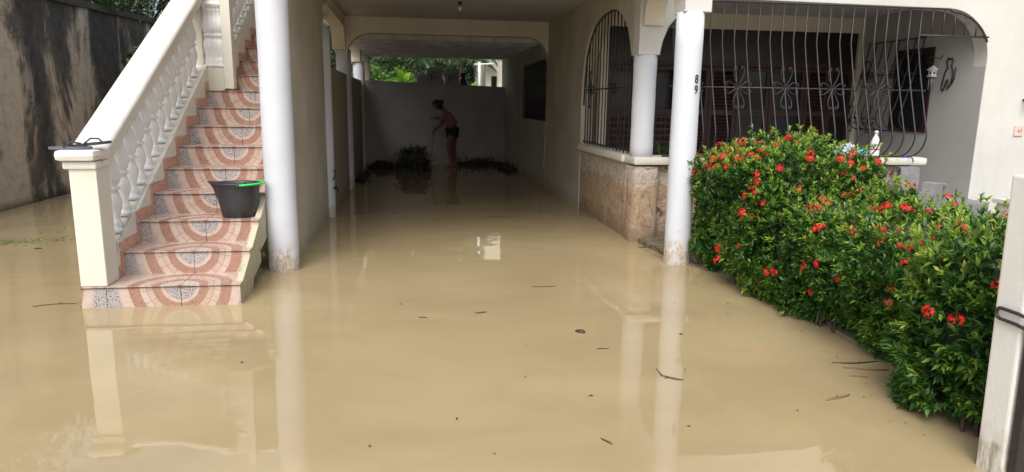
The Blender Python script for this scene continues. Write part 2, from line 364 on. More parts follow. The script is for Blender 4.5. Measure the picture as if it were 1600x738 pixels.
# ================================================================ SETTING
mb = MB(); mb.add([(-600,-600,-.3),(600,-600,-.3),(600,600,-.3),(-600,600,-.3)], [(0,1,2,3)]); tag(mb.build('ground', 'ground'), kind='structure')
mb = MB(); mb.add([(-80,-60,0),(80,-60,0),(80,90,0),(-80,90,0)], [(0,1,2,3)]); tag(mb.build('flood_water', 'water'), kind='structure')

# ================================================================ HOUSE
H = thing('house', (0, 0, 0), 'cream house with flooded open carport, white round columns and an arched barred porch', 'house')
ZC = 2.9                                             # carport ceiling
XL, XR = -1.06, 2.42                                 # carport side faces
# big side wall on the left of the carport (stairs run on its far side), with the curved start of its first arch
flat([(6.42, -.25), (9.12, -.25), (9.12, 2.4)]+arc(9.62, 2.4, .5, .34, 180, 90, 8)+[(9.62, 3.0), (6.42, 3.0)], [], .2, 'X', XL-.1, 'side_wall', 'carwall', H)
# beam on arched springers over the left columns
sp = [(9.60, 3.0), (9.60, 2.74)]
def springer_profile(y, w=.16, zb=2.36, zt=2.72):
    return [(y-w-.32, zt)]+arc(y-w-.32, zb, .32, zt-zb, 90, 0, 6)+arc(y+w+.32, zb, .32, zt-zb, 180, 90, 6)
prof = [(9.62, 3.0), (9.62, 2.735)]+springer_profile(12.45)+springer_profile(16.1)+[(18.6, 2.72), (18.6, 3.0)]
flat(prof, [], .22, 'X', XL-.11, 'side_beam', 'cream', H)
def column(x, y, z0, z1, r, parent=H, name='column', m='white'):
    mb = MB(); n = 9; random.seed(int(x*100+y*10)); mb.lathe([(r*(1+.012*math.sin(i*1.7)), z0+(z1-z0)*i/n) for i in range(n+1)], (x, y, 0), 40)
    return mb.build(name, m, parent)
column(-1.145, 6.33, -.25, 2.62, .133); column(2.545, 6.265, -.25, 2.33, .124)
column(XL-.03, 9.30, -.25, 2.40, .10); column(XL-.05, 12.45, -.25, 2.37, .125); column(XL-.05, 16.1, -.25, 2.37, .125)
column(2.535, 7.43, .93, 2.03, .125)
# front beam above the carport with shallow arch ends + unseen parapet above, raised to keep sky out of the water reflection
a = [(-1.45, 5.2), (-1.45, 2.62), (-1.02, 2.62)]+arc(-.62, 2.62, .4, .3, 180, 90, 8)+arc(2.05, 2.34, .4, .56, 90, 0, 10)+[(2.44, 2.33), (2.70, 2.33), (2.70, 5.2)]
flat(a, [], .22, 'Y', 6.27, 'front_beam', 'facade', H)
# arched link from the round column back to the porch corner column
flat([(6.381, 3.0), (6.381, 2.33), (6.42, 2.33)]+arc(6.87, 2.33, .42, .42, 180, 0, 16)+[(7.30, 2.33), (7.318, 3.0)], [], .22, 'X', 2.565, 'link_arch', 'cream', H)
mb = MB(); mb.box(-1.45, 2.70, 6.381, 12.3, ZC, 3.12); mb.build('carport_ceiling', 'ceiling', H)
mb = MB(); mb.box(2.70, 7.2, 7.42, 10.0, 2.78, 3.12); mb.build('porch_ceiling', 'ceiling', H)
# mid-carport beam with rounded corners
a = [(XL+.0, 3.0), (XL, 2.25), (XL+.02, 2.25)]+arc(XL+.42, 2.26, .40, .38, 180, 90, 10)+arc(XR-.38, 2.26, .38, .38, 90, 0, 10)+[(XR, 2.25), (XR+.02, 3.0)]
flat(a, [], .2, 'Y', 12.42, 'middle_beam', 'cream', H)
# carport right wall with an arched barred opening (porch side) and the rear window hole
hole = [(7.60, 2.08), (7.66, 2.2), (7.76, 2.36), (7.95, 2.5), (8.2, 2.6), (8.5, 2.64), (8.9, 2.62), (9.25, 2.54), (9.5, 2.38), (9.68, 2.15), (9.77, 1.85), (9.80, 1.5), (9.80, -.25)]
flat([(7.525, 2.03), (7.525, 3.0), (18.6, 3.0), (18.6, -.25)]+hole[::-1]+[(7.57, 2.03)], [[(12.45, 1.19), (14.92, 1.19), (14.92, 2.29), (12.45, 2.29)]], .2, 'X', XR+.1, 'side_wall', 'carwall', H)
# porch front: wall with wide opening, its unseen top raised against reflected sky
hole = arc(3.35, 2.03, .69, .60, 180, 90, 12)+arc(6.03, 2.05, .55, .56, 90, 0, 14)
flat([(2.42, 5.2), (2.42, 2.03), (2.655, 2.03)]+hole[1:]+[(6.58, -.25), (9.2, -.25), (9.2, 5.2)], [], .2, 'Y', 7.42, 'porch_front_wall', 'facade', H)
# coral stone base walls, pier and sill
mb = MB(); mb.box(2.70, 5.80, 7.36, 7.56, -.25, .84); mb.build('stone_base', 'stone', H, bevel=.015)
mb = MB(); mb.box(2.43, 2.60, 7.62, 9.798, -.25, .86); mb.build('stone_base', 'stone', H, bevel=.015)
def pier():
    mb = MB(); n = 28; rows = 12; b = 0
    pr = []
    for i in range(rows+1):
        z = -.25+1.09*i/rows; k = 1+.10*max(0, (.35-z))
        for j in range(n):
            q = 2*PI*j/n; c, s_ = math.cos(q), math.sin(q); e = .55
            x = math.copysign(abs(c)**e, c)*.155*k; y = math.copysign(abs(s_)**e, s_)*.175*k
            d = 1+.03*noise.noise(Vector((x*9, y*9, z*7))); pr.append((2.565+x*d, 7.44+y*d, z))
    fs = [[i*n+j, i*n+(j+1) % n, (i+1)*n+(j+1) % n, (i+1)*n+j] for i in range(rows) for j in range(n)]
    mb.smooth = True; mb.add(pr, fs); mb.smooth = False; mb.f.append([rows*n+j for j in range(n)]); mb.mi.append(0); mb.sm.append(False)
    mb.build('corner_pier', 'stone', H)
pier()
def sill(x0, x1, y0, y1):
    mb = MB(); mb.box(x0, x1, y0, y1, .858, .945); return mb.build('sill', 'trim', H, bevel=.03)
sill(2.40, 5.92, 7.24, 7.62); sill(2.375, 2.66, 7.63, 9.80)
mb = MB(); mb.box(5.80, 5.86, 7.38, 7.54, .3, .857); mb.build('base_end', 'trim', H)
# porch floor, inner walls
mb = MB(); mb.box(2.75, 9.2, 7.565, 9.6, -.25, .46); mb.build('porch_floor', 'concrete', H)
mb = MB(); mb.box(5.87, 6.575, 7.0, 7.562, -.25, .455); mb.box(5.2, 6.9, 6.3, 6.998, -.25, .33); mb.build('entrance_step', 'concrete', H, bevel=.01)
mb = MB(); mb.box(6.576, 6.78, 7.53, 9.6, .461, 2.78); mb.box(6.576, 6.62, 7.324, 7.529, .461, 1.99); mb.build('porch_side_wall', 'innerwall', H)
mb = MB(); mb.box(2.63, 6.58, 9.6, 9.8, 2.57, 2.779); mb.box(2.63, 2.74, 9.6, 9.8, .461, 2.57); mb.box(6.5, 6.58, 9.6, 9.8, .461, 2.57); mb.build('porch_back_wall', 'cream', H)
mb = MB(); mb.box(2.53, 7.2, 9.86, 9.9, -.25, 3.1); mb.box(6.581, 6.78, 9.601, 9.859, -.25, 3.1); mb.build('interior_shade_sheet', 'doordark', H)  # dark sheets stand in for the unlit rooms and stop light leaks
# unseen upper storey volume closes the house on top, raised to block reflected sky
mb = MB(); mb.box(-1.45, 9.2, 7.53, 12.3, 3.125, 5.1); mb.build('upper_wall', 'facade', H)
mb = MB(); mb.box(-2.3, -1.47, 10.9, 13.5, 2.86, 3.05); mb.box(-2.3, -1.47, 10.9, 11.05, 3.052, 3.85); mb.build('unseen_terrace_slab', 'facade', H)  # unseen slab and parapet, shaped for the sky edge mirrored in the water

# louvred doors at the back of the porch
def shutter(x0, x1, z0, z1, kind):
    mb = MB(); y = 9.66; f = .055
    for b in ((x0, x0+f, z0, z1), (x1-f, x1, z0, z1), (x0+f, x1-f, z0, z0+.12), (x0+f, x1-f, z1-f, z1), (x0+f, x1-f, z0+.9, z0+.98)): mb.box(b[0], b[1], y, y+.045, b[2], b[3])
    o = mb.build('door_panel', 'door', H)
    sm = MB()
    if kind == 'louvre':
        z = z0+.15
        while z < z1-f-.03:
            if not (z0+.86 < z < z0+1.0):
                sm.add([(x0+f, y+.005, z), (x1-f, y+.005, z), (x1-f, y+.04, z+.035), (x0+f, y+.04, z+.035), (x0+f, y+.005, z+.008), (x1-f, y+.005, z+.008), (x1-f, y+.04, z+.043), (x0+f, y+.04, z+.043)], [(0,1,5,4),(1,2,6,5),(2,3,7,6),(3,0,4,7),(4,5,6,7),(0,3,2,1)])
            z += .05
        sm.build('louvre_slats', 'door', o)
    elif kind == 'lattice':
        for i in range(6):
            for j in range(8):
                cx = x0+f+(x1-x0-2*f)*(i+.5)/6; cz = z0+.16+.09*j+.04; r_ = .03
                sm.add([(cx-r_, y+.03, cz-r_), (cx+r_, y+.03, cz-r_), (cx+r_, y+.03, cz+r_), (cx-r_, y+.03, cz+r_), (cx, y+.002, cz)], [(0,1,4),(1,2,4),(2,3,4),(3,0,4)])
        sm.box(x0+f, x1-f, y+.028, y+.035, z0+.12, z0+.9); sm.build('lattice_panel', 'door', o)
    else:
        sm.box(x0+f, x1-f, y+.02, y+.028, z0+.12, z1-f); sm.build('dark_pane', 'glassdark', o)
xs = [2.75, 3.30, 3.85, 4.27, 4.70, 5.20, 5.75, 6.12, 6.49]
for i, kd in enumerate(['lattice', 'lattice', 'louvre', 'louvre', 'pane', 'pane', 'louvre', 'pane']):
    shutter(xs[i]+.004, xs[i+1]-.004, .47, 2.05, kd)
mb = MB(); mb.box(2.741, 6.499, 9.64, 9.69, 2.12, 2.569); mb.build('transom_panel', 'doordark', H)
mb = MB(); mb.box(2.741, 6.499, 9.63, 9.72, 2.06, 2.119); mb.build('door_transom', 'door', H)

# -------- wrought iron
def scroll_leaf(mb, c, ex, ey, L, W, r=.0045):
    """one petal: two curves leaving the centre and curling inwards at the tip"""
    c = Vector(c); ex = Vector(ex); ey = Vector(ey)
    for s_ in (1, -1):
        pts = []
        for i in range(9):
            t = i/8; pts.append(c+ex*(L*.86*t)+ey*(s_*W*(math.sin(t*PI*.62)**1.6)))
        e = pts[-1]; cc = e-ey*(s_*W*.30)
        for i in range(1, 10):
            q = i/9*PI*1.75; rad = W*.30*(1-.5*i/9); pts.append(cc+ex*(rad*math.sin(q))+ey*(s_*rad*math.cos(q)))
        mb.tube(pts, r*1.15, 5)
G1 = thing('porch_grille', (0, 0, 0), 'wide black iron grille with pot-bellied bars across the porch opening', 'window grille')
def belly(z, amp=.30):
    # outward offset of the bars as a function of height above the sill
    if z > 2.2: return 0
    if z > 1.22: return amp*((2.2-z)/.98)**1.1
    t = (1.22-z)/.27; return amp*math.sqrt(max(0, 1-min(1, t)**2.2))
def topz(x):
    if x < 3.3: return 2.02+.60*math.sqrt(max(0, 1-((3.3-x)/.66)**2))-.02
    if x > 6.03: return 2.05+.54*math.sqrt(max(0, 1-((x-6.03)/.54)**2))-.02
    return 2.60
YB = 7.29
bx = [5.66-.137*i for i in range(23)]
zs = [2.2, 1.9, 1.6, 1.35, 1.25, 1.18, 1.1, 1.04, 1.0, .975, .955]
proto = None
for i, x in enumerate(bx):
    if x < 2.72: continue
    mb = MB(); mb.tube([(x, YB, topz(x))]+[(x, YB-belly(z), z) for z in zs], .0085, 6); o = mb.build('bar', 'iron', G1)
for x in (5.80, 5.94, 6.08, 6.22, 6.36, 6.46):
    mb = MB(); mb.tube([(x, YB, topz(x)), (x, YB, 2.31)], .008, 6); mb.build('bar', 'iron', G1)
mb = MB(); mb.tube([(2.72+i*.04, YB, topz(2.72+i*.04)) for i in range(96)], .012, 6); mb.build('rail', 'iron', G1)
mb = MB(); mb.tube([(5.66, YB, 2.31), (6.53, YB, 2.31)], .011, 6); mb.build('rail', 'iron', G1)
mb = MB(); mb.tube([(2.72, YB-belly(1.70), 1.70), (5.70, YB-belly(1.70), 1.70)], .009, 6); mb.build('rail', 'iron', G1)
mb = MB(); mb.tube([(2.72, YB-.01, .957), (5.70, YB-.01, .957)], .011, 6); mb.build('rail', 'iron', G1)
for x in (5.115, 4.02, 2.93, 3.475, 4.567):
    if x in (3.475,): pass
    mb = MB(); yy = YB-belly(1.7)-.012; c = (x+.0, yy, 1.70)
    for ex, ey, L in (((1,0,0),(0,0,1),.155), ((-1,0,0),(0,0,1),.155), ((0,0,1),(1,0,0),.235), ((0,-.25,-1),(1,0,0),.235)): scroll_leaf(mb, c, ex, ey, L, .062)
    mb.build('scroll_ornament', 'iron', G1)
# side grille (straight bars) in the arched opening
G2 = thing('side_grille', (0, 0, 0), 'narrow arched black iron grille with straight bars in the carport side opening', 'window grille')
ht = [(7.60, 2.03), (7.66, 2.2), (7.76, 2.36), (7.95, 2.5), (8.2, 2.6), (8.5, 2.64), (8.9, 2.62), (9.25, 2.54), (9.5, 2.38), (9.68, 2.15), (9.77, 1.85), (9.80, 1.5)]
def sidetop(y):
    return float(np.interp(y, [p[0] for p in ht], [p[1] for p in ht]))
XG = XR+.04
for i in range(15):
    y = 7.70+i*.142
    mb = MB(); mb.tube([(XG, y, .955), (XG, y, sidetop(y))], .008, 6); mb.build('bar', 'iron', G2)
mb = MB(); mb.tube([(XG, y, z-.015) for y, z in ht], .011, 6); mb.build('rail', 'iron', G2)
mb = MB(); mb.tube([(XG, 7.63, .985), (XG, 9.78, .985)], .011, 6); mb.build('rail', 'iron', G2)
mb = MB(); mb.tube([(XG, 7.63, 1.70), (XG, 9.78, 1.70)], .009, 6); mb.build('rail', 'iron', G2)
for y in (9.40, 8.3):
    mb = MB(); c = (XG-.012, y, 1.70)
    for ex, ey, L in (((0,1,0),(0,0,1),.15), ((0,-1,0),(0,0,1),.15), ((0,0,1),(0,1,0),.27), ((0,0,-1),(0,1,0),.27)): scroll_leaf(mb, c, ex, ey, L, .055, .006)
    mb.build('scroll_ornament', 'iron', G2)
# window with belly grille on the porch side wall
WN = MB(); WN.box(6.555, 6.579, 8.15, 8.85, 1.2, 2.27); wn = WN.build('window', 'door', H)
mb = MB(); mb.box(6.548, 6.5545, 8.21, 8.79, 1.26, 2.21); mb.build('pane', 'glassdark', wn)
G3 = thing('window_grille', (0, 0, 0), 'smaller black iron belly grille over the dark window on the porch side wall', 'window grille')
def b3(z): return .30*((2.4-z)/1.0)**1.2*.8 if z > 1.4 else .24*math.sqrt(max(0, 1-((1.4-z)/.21)**2.2))
for i in range(8):
    y = 8.30+i*.155; mb = MB(); mb.tube([(6.53-b3(z), y, z) for z in (2.4, 2.2, 2.0, 1.8, 1.6, 1.4, 1.32, 1.26, 1.22, 1.195)], .008, 6); mb.build('bar', 'iron', G3)
for z, e in ((2.4, 0), (1.95, 0), (1.2, 0)):
    mb = MB(); mb.tube([(6.53-b3(z), 8.28, z), (6.53-b3(z), 9.42, z)], .010, 6); mb.build('rail', 'iron', G3)
for y, z in ((8.61, 1.95), (9.22, 1.95), (8.9, 1.33), (9.3, 1.33)):
    mb = MB(); c = (6.52-b3(z)-.01, y, z)
    for ex, ey, L in (((0,1,0),(0,0,1),.13), ((0,-1,0),(0,0,1),.13), ((0,0,1),(0,1,0),.22), ((0,0,-1),(0,1,0),.18)): scroll_leaf(mb, c, ex, ey, L, .045, .006)
    mb.build('scroll_ornament', 'iron', G3)
# rear carport window
mb = MB(); mb.box(XR+.03, XR+.05, 12.455, 14.915, 1.195, 2.285); wr = mb.build('window', 'doordark', H)
mb = MB()
for i in range(14): y = 12.5+i*.185; mb.tube([(XR-.01, y, 1.19), (XR-.01, y, 2.29)], .009, 5)
for z in (1.21, 1.55, 1.9, 2.27): mb.tube([(XR-.01, 12.45, z), (XR-.01, 14.92, z)], .010, 5)
mb.build('window_bars', 'iron', wr)
# rear lean-to roof with exposed painted joists
mb = MB(); mb.box(XL-.2, XR+.19, 12.53, 18.6, 2.72, 2.80); rf = mb.build('rear_roof', 'woodbeam', H)
for i in range(8):
    y = 12.9+i*.62; mb = MB(); mb.box(XL-.02, XR-.003, y, y+.16, 2.585, 2.719); mb.build('joist', 'woodbeam', rf)
mb = MB(); mb.box(XL-.02, XR-.003, 17.3, 17.42, 2.56, 2.718); mb.build('joist', 'woodbeam', rf)

# house number
def digits(ch, z):
    cu = bpy.data.curves.new('house_number', 'FONT'); cu.body = ch; cu.size = .108; cu.extrude = .002; cu.offset = .0008; cu.align_x = 'CENTER'
    o = bpy.data.objects.new('house_number', cu); COL.objects.link(o); bpy.context.view_layer.update(); me = evald(o); bpy.data.objects.remove(o); bpy.data.curves.remove(cu); me.materials.clear()
    cx, cy, r = 2.545, 6.265, .128; a0 = R(-90+21)
    for v in me.vertices:
        x, y, zz = v.co; a_ = a0+x*.82/r; v.co = (cx+(r+zz)*math.cos(a_), cy+(r+zz)*math.sin(a_), z+y)
    return link('house_number', me, 'iron', H)
digits('8', 1.705); digits('9', 1.61)

# ================================================================ STAIRCASE
S = thing('staircase', (-1.74, 5.22, 0), 'outdoor staircase with round-patterned pink and brown tiles and a white baluster railing', 'staircase')
S.location = (0, 0, 0)
Y0, RISE, RUN, Z1 = 5.22, .18, .365, .16
XC, XRt = -1.69, -1.27
for k in range(17):
    y = Y0+RUN*k; zt = Z1+RISE*k; zb = zt-RISE if k else -.25
    xl = -2.372 if k == 0 else (-2.2 if k < 9 else -2.0); xr = XRt; zso = max(-.25, zt-.46); yb = y+RUN
    mb = MB(); y1 = y+RUN+.03
    mb.add([(xl,y,zb),(xr,y,zb),(xr,y,zt),(xl,y,zt)], [(0,1,2,3)])                       # riser
    no = y-.012
    mb.cur = 3; mb.add([(xl,no,zt+.0),(xr+.005,no,zt),(xr+.005,y1,zt),(xl,y1,zt)], [(0,1,2,3)])        # tread
    mb.cur = 0; mb.add([(xl,no,zt-.008),(xr+.005,no,zt-.008),(xr+.005,no,zt),(xl,no,zt)], [(0,1,2,3)]) # nosing
    mb.cur = 1
    mb.add([(xr,y,zb-.0),(xr,y1,zb+.0),(xr,y1,zt-.002),(xr,y,zt-.002)], [(0,1,2,3)])
    if k: 
        s0 = max(-.25, zb-.10); s1 = max(-.25, zb-.01)
        mb.add([(xr,y,s0),(xr,y1,s1),(xr,y1,zb),(xr,y,zb)], [(0,1,2,3)])
        mb.add([(xl,y,s0),(xr,y,s0),(xr,y1,s1),(xl,y1,s1)], [(0,3,2,1)])
    mb.add([(xl,y,zb),(xl,y1,zb),(xl,y1,zt-.002),(xl,y,zt-.002)], [(3,2,1,0)])
    mb.add([(xl,y1,zb),(xr,y1,zb),(xr,y1,zt-.003),(xl,y1,zt-.003)], [(3,2,1,0)])
    mb.cur = 2; mb.add([(xl,no+.001,zt-.0125),(xr+.004,no+.001,zt-.0125),(xr+.004,y,zt-.0125),(xl,y,zt-.0125)], [(0,3,2,1)])
    me = mb.mesh('step'); uv = me.uv_layers.new(name='UVMap')
    for pi, poly in enumerate(me.polygons):
        for li in poly.loop_indices:
            co = me.vertices[me.loops[li].vertex_index].co
            uv.data[li].uv = (co.x-XC, (zt-co.z) if pi == 0 else ((co.y-no)+.0066 if pi == 1 else .02))
    st = link('step', me, ['tile', 'flank', 'rubber', 'tread'], S)
    if k < 16:
        sk = MB(); xk = xl+.004 if k else -2.2+.004
        if k == 0: ya = 5.44
        else: ya = y
        sk.box(xk-.012, xk, ya+.0, y+RUN-.001, zt+.001, zt+.095); sk.box(xk-.012, xk, y+RUN-.085, y+RUN-.001, zt+.0955, zt+RISE+.09)
        sk.build('skirting', 'skirt', st)
# rough cement flank below the tiles beside the column
mb = MB()
ff = [(5.225, -.25), (5.225, .14), (5.60, .32), (5.96, .50), (6.32, .68), (6.40, .68), (6.40, .50), (6.12, .40), (5.85, .24), (5.64, .08), (5.52, -.25)]
flat([(a_+.012, b_-.012) for a_, b_ in ff], [], .05, 'X', XRt-.022, 'stair_flank', 'flank', S)
SL = .55
def stringer(xa, xb, ya, yb, zoff):
    # stepped below, sloping kerb above
    pts = [(ya, Z1-.2+max(0, (ya-Y0))*SL-.1)]
    top = lambda y: .52+.555*(y-5.79)
    lowz = lambda y: top(y)-.46
    pts = [(ya, max(-.25, lowz(ya))), (yb, lowz(yb)), (yb, top(yb)+zoff), (ya, top(ya)+zoff)]
    return flat(pts, [], xb-xa, 'X', (xa+xb)/2, 'stringer', 'trim', S, bevel=.01)
stringer(-2.38, -2.232, 5.40, 8.25, 0); stringer(-2.13, -2.005, 8.35, 11.1, .03)
# little stepped blocks between skirting and kerb
for k in range(16):
    y = Y0+RUN*k; zt = Z1+RISE*k; xf = -2.2 if k < 9 else -1.997
    top = .52+.555*(y+RUN-5.79); yy0 = max(y, 5.45)
    mb = MB(); mb.add([(xf-.03, yy0, zt+.096), (xf-.03, y+RUN-.086, zt+.096), (xf-.03, y+RUN-.086, zt+RISE+.091), (xf-.03, y+RUN, zt+RISE+.091), (xf-.036, y+RUN, top+.003), (xf-.036, yy0, .523+.555*(yy0-5.79))], [(0,1,2,3,4,5)])
    bm = bmesh.new(); me = mb.mesh('stringer_block'); bm.from_mesh(me); ex = bmesh.ops.extrude_face_region(bm, geom=bm.faces[:]); bmesh.ops.translate(bm, verts=[v for v in ex['geom'] if isinstance(v, bmesh.types.BMVert)], vec=(.034, 0, 0))
    bmesh.ops.recalc_face_normals(bm, faces=bm.faces); bm.to_mesh(me); bm.free(); link('stringer_block', me, 'trim', S)
# newel with cap
mb = MB(); mb.box(-2.365, -2.185, 5.215, 5.43, .162, 1.04); mb.build('newel_post', 'trim', S, bevel=.008)
mb = MB(); mb.box(-2.395, -2.175, 5.195, 5.44, 1.01, 1.065); mb.build('newel_collar', 'railtop', S, bevel=.015)
mb = MB(); mb.box(-2.43, -2.165, 5.155, 5.46, 1.067, 1.145); cap = mb.build('newel_cap', 'railtop', S, bevel=.036)
def rail(xa, xb, ya, yb, z_at, name='handrail'):
    mb = MB(); pr = [(-1,0),(-.98,.35),(-.86,.75),(-.7,.95),(0,1.03),(.7,.95),(.86,.75),(.98,.35),(1,0),(.96,-.5),(.8,-.9),(-.8,-.9),(-.96,-.5)]
    cx = (xa+xb)/2; hw = (xb-xa)/2; n = 24; N = len(pr); vs = []
    for i in range(n+1):
        y = ya+(yb-ya)*i/n; z = z_at(y)
        for (a_, b_) in pr: vs.append((cx+a_*hw+.003*noise.noise(Vector((y*3, a_, 0))), y, z+b_*.045-.045+.004*noise.noise(Vector((y*2.3, 1, a_)))))
    fs = [[i*N+j, i*N+(j+1) % N, (i+1)*N+(j+1) % N, (i+1)*N+j] for i in range(n) for j in range(N)]+[[j for j in range(N)], [n*N+j for j in range(N)][::-1]]
    mb.smooth = True; mb.add(vs, fs); o = mb.build(name, 'railtop', S)
    sb = MB(); vs = []
    for y in (ya+.1, yb): 
        z = z_at(y)-.086
        vs += [(cx-hw*.7, y, z), (cx+hw*.7, y, z), (cx+hw*.7, y, z-.10), (cx-hw*.7, y, z-.10)]
    sb.add(vs, [(0,1,2,3),(4,7,6,5),(0,4,5,1),(1,5,6,2),(2,6,7,3),(3,7,4,0)]); sb.build('handrail_base', 'trim', o)
rz = lambda y: 1.145+SL*(y-5.36)
rail(-2.425, -2.17, 5.30, 8.34, rz)
rz2 = lambda y: rz(8.3)+SL*(y-8.3)+.02
rail(-2.19, -1.95, 8.30, 11.2, rz2)
BP = [(.050, 0), (.050, .025), (.030, .035), (.036, .055), (.030, .075), (.024, .10), (.040, .17), (.044, .205), (.034, .25), (.026, .275), (.038, .285), (.038, .302), (.026, .312), (.036, .325), (.044, .36), (.046, .39), (.036, .44), (.022, .50), (.030, .515), (.034, .53), (.026, .545), (.05, .558), (.05, .60)]
bme = MB(); bme.lathe(BP, (0, 0, 0), 14); bmesh_ = bme.mesh('baluster'); bmesh_.materials.append(M['balwhite'])
def baluster(x, y, z, sc=1):
    o = bpy.data.objects.new('baluster', bmesh_); COL.objects.link(o); o.location = (x, y, z); o.scale = (1.42, 1.42, sc); o.parent = S
ky = lambda y: .52+.555*(y-5.79)
for i in range(14):
    y = 5.54+i*.190; h = rz(y)-.18-ky(y)+.03; baluster(-2.295, y, ky(y)-.02, h/.6)
for i in range(13):
    y = 8.55+i*.190; h = rz2(y)-.18-ky(y)-.03+.03; baluster(-2.065, y, ky(y)+.01, h/.6)
# frontal panel where the stair narrows
mb = MB(); mb.box(-2.42, -2.235, 8.22, 8.36, 1.50, 2.75); mb.box(-2.03, -1.93, 8.22, 8.36, 1.62, 2.95); mb.box(-2.234, -2.031, 8.225, 8.355, 1.60, 1.85); mb.box(-2.234, -2.031, 8.225, 8.355, 2.55, 2.75); mb.build('landing_frame', 'trim', S, bevel=.006)
for i in range(4):
    baluster(-2.205+i*.048, 8.29, 1.85, .70/.6)
# ================================================================ LOW WALLS
lw = MB(); lw.box(XL-.18, XL, 9.40, 18.5, -.25, 1.955)
tag(lw.build('low_wall', 'lowwall', bevel=.006), 'shoulder-high plaster wall running between the round columns on the left of the carport', 'wall')
bw = MB(); bw.add([(-1.055,16.6,-.25),(2.418,17.9,-.25),(2.418,18.05,-.25),(-1.055,16.75,-.25),(-1.055,16.6,1.99),(2.418,17.9,1.91),(2.418,18.05,1.91),(-1.055,16.75,1.99)], [(0,3,2,1),(4,5,6,7),(0,1,5,4),(1,2,6,5),(2,3,7,6),(3,0,4,7)])
tag(bw.build('back_wall', 'backwall', bevel=.006), 'dark plaster wall closing the far end of the carport behind the person', 'wall')
def left_wall():
    mb = MB(); n = 60; y0, y1 = 4.0, 19.0; vs = []
    for i in range(n+1):
        y = y0+(y1-y0)*i/n; zt = 2.80+.026*(y-6)+.015*noise.noise(Vector((y*2, 0, 3)))
        vs += [(-5.4, y, -.25), (-5.4, y, zt), (-5.62, y, zt), (-5.62, y, -.25)]
    fs = []
    for i in range(n):
        for j in range(4): fs.append((4*i+j, 4*i+(j+1) % 4, 4*i+4+(j+1) % 4, 4*i+4+j))
    fs += [(0,3,2,1), (4*n, 4*n+1, 4*n+2, 4*n+3)]; mb.add(vs, fs); o = mb.build('boundary_wall', 'mold')
    tag(o, 'tall old boundary wall streaked with black mould beside the stairs', 'wall')
    mb = MB(); vs = []
    for i in range(n+1):
        y = y0+(y1-y0)*i/n; zt = 2.802+.026*(y-6)+.015*noise.noise(Vector((y*2, 0, 3)))
        vs += [(-5.35, y, zt), (-5.35, y, zt+.11), (-5.67, y, zt+.11), (-5.67, y, zt)]
    mb.add(vs, fs); mb.build('wall_coping', simple('dark_coping', (.035, .033, .03), .9, scale=5, c2=(.08, .075, .06)), o)
left_wall()

# ================================================================ GATE POST AND GATE
gp = MB(); gp.box(2.385, 2.52, 2.29, 2.42, -.25, 1.25); gp.v = [(x-.030*z/1.25, y, z) for x, y, z in gp.v]; gpo = gp.build('gate_post', 'post', bevel=.010); tag(gpo, 'white painted concrete gate post with mud stains at its foot, at the right edge', 'gate post')
GT = thing('gate', (2.53, 2.25, 0), 'dark metal gate leaf with a looped latch beside the white post', 'gate')
GT.location = (0, 0, 0)
mb = MB(); mb.box(2.392, 2.44, 2.235, 2.275, .04, 1.24); mb.v = [(x-.030*z/1.25, y, z) for x, y, z in mb.v]; mb.build('gate_frame', 'iron', GT, bevel=.004)
mb = MB(); mb.box(2.441, 3.9, 2.25, 2.26, .06, 1.2); mb.build('gate_panel', simple('dull_blue_sheet', (.05, .055, .07), .45, .3, scale=6, c2=(.12, .12, .14)), GT)
mb = MB(); pts = [(2.362, 2.20, .700), (2.358, 2.30, .712)]+[(2.354, 2.375+.022*math.sin(a_), .692+.022*math.cos(a_)) for a_ in [R(q) for q in range(0, 181, 30)]]+[(2.358, 2.30, .668), (2.362, 2.20, .652)]
mb.tube(pts, .0075, 8); mb.build('latch', 'iron', GT)

# ================================================================ HEDGE
def super_surface(c, ax, p, n, seed, zmin=-.02):
    rng = np.random.default_rng(seed); a, b, d = ax
    dirs = rng.uniform(-1, 1, (n*3, 3)); face = rng.integers(0, 6, n*3)
    area = np.array([b*d, b*d, a*d, a*d, a*b, a*b]); face = rng.choice(6, n*3, p=area/area.sum())
    q = dirs.copy()
    for k in range(3):
        q[face == 2*k, k] = 1; q[face == 2*k+1, k] = -1
    r = (np.abs(q)**p).sum(1)**(-1/p); q = q*r[:, None]
    nrm = np.sign(q)*np.abs(q)**(p-1)/np.array(ax); nrm /= np.linalg.norm(nrm, axis=1, keepdims=True)
    P = q*np.array(ax)
    lump = np.array([noise.noise(Vector((x*2.6+seed, y*2.6, z*2.6)))*.14+noise.noise(Vector((x*6+seed, y*6, z*6)))*.09 for x, y, z in P])
    depth = rng.random(len(P))**2.2*.22
    P = P+nrm*(lump-depth)[:, None]+np.array(c)
    ok = P[:, 2] > zmin; return P[ok][:n], nrm[ok][:n], depth[ok][:n], rng
def flower_head(name, seed, old=False):
    rng = random.Random(seed); mb = MB(); n = rng.randint(14, 26); Rr = rng.uniform(.026, .042)
    for i in range(n):
        th = math.acos(1-rng.random()*.85); ph = rng.random()*2*PI; d = Vector((math.sin(th)*math.cos(ph), math.sin(th)*math.sin(ph), math.cos(th)*.8)); c = d*Rr
        a_ = d.cross(Vector((.3, .5, .9))).normalized(); b_ = d.cross(a_); rot = rng.random()*PI; s_ = .012 if not old else .009
        A = a_*math.cos(rot)+b_*math.sin(rot); B = -a_*math.sin(rot)+b_*math.cos(rot)
        for e, g in ((A, B), (-A, -B), (B, -A), (-B, A)):
            mb.add([c, c+e*s_*.6+g*s_*.35, c+e*s_*1.15+d*.002, c+e*s_*.6-g*s_*.35], [(0,1,2,3)])
        mb.add([c, c-d*Rr*.8+A*.0012, c-d*Rr*.8-A*.0012], [(0,1,2)])
    return mb.mesh(name)
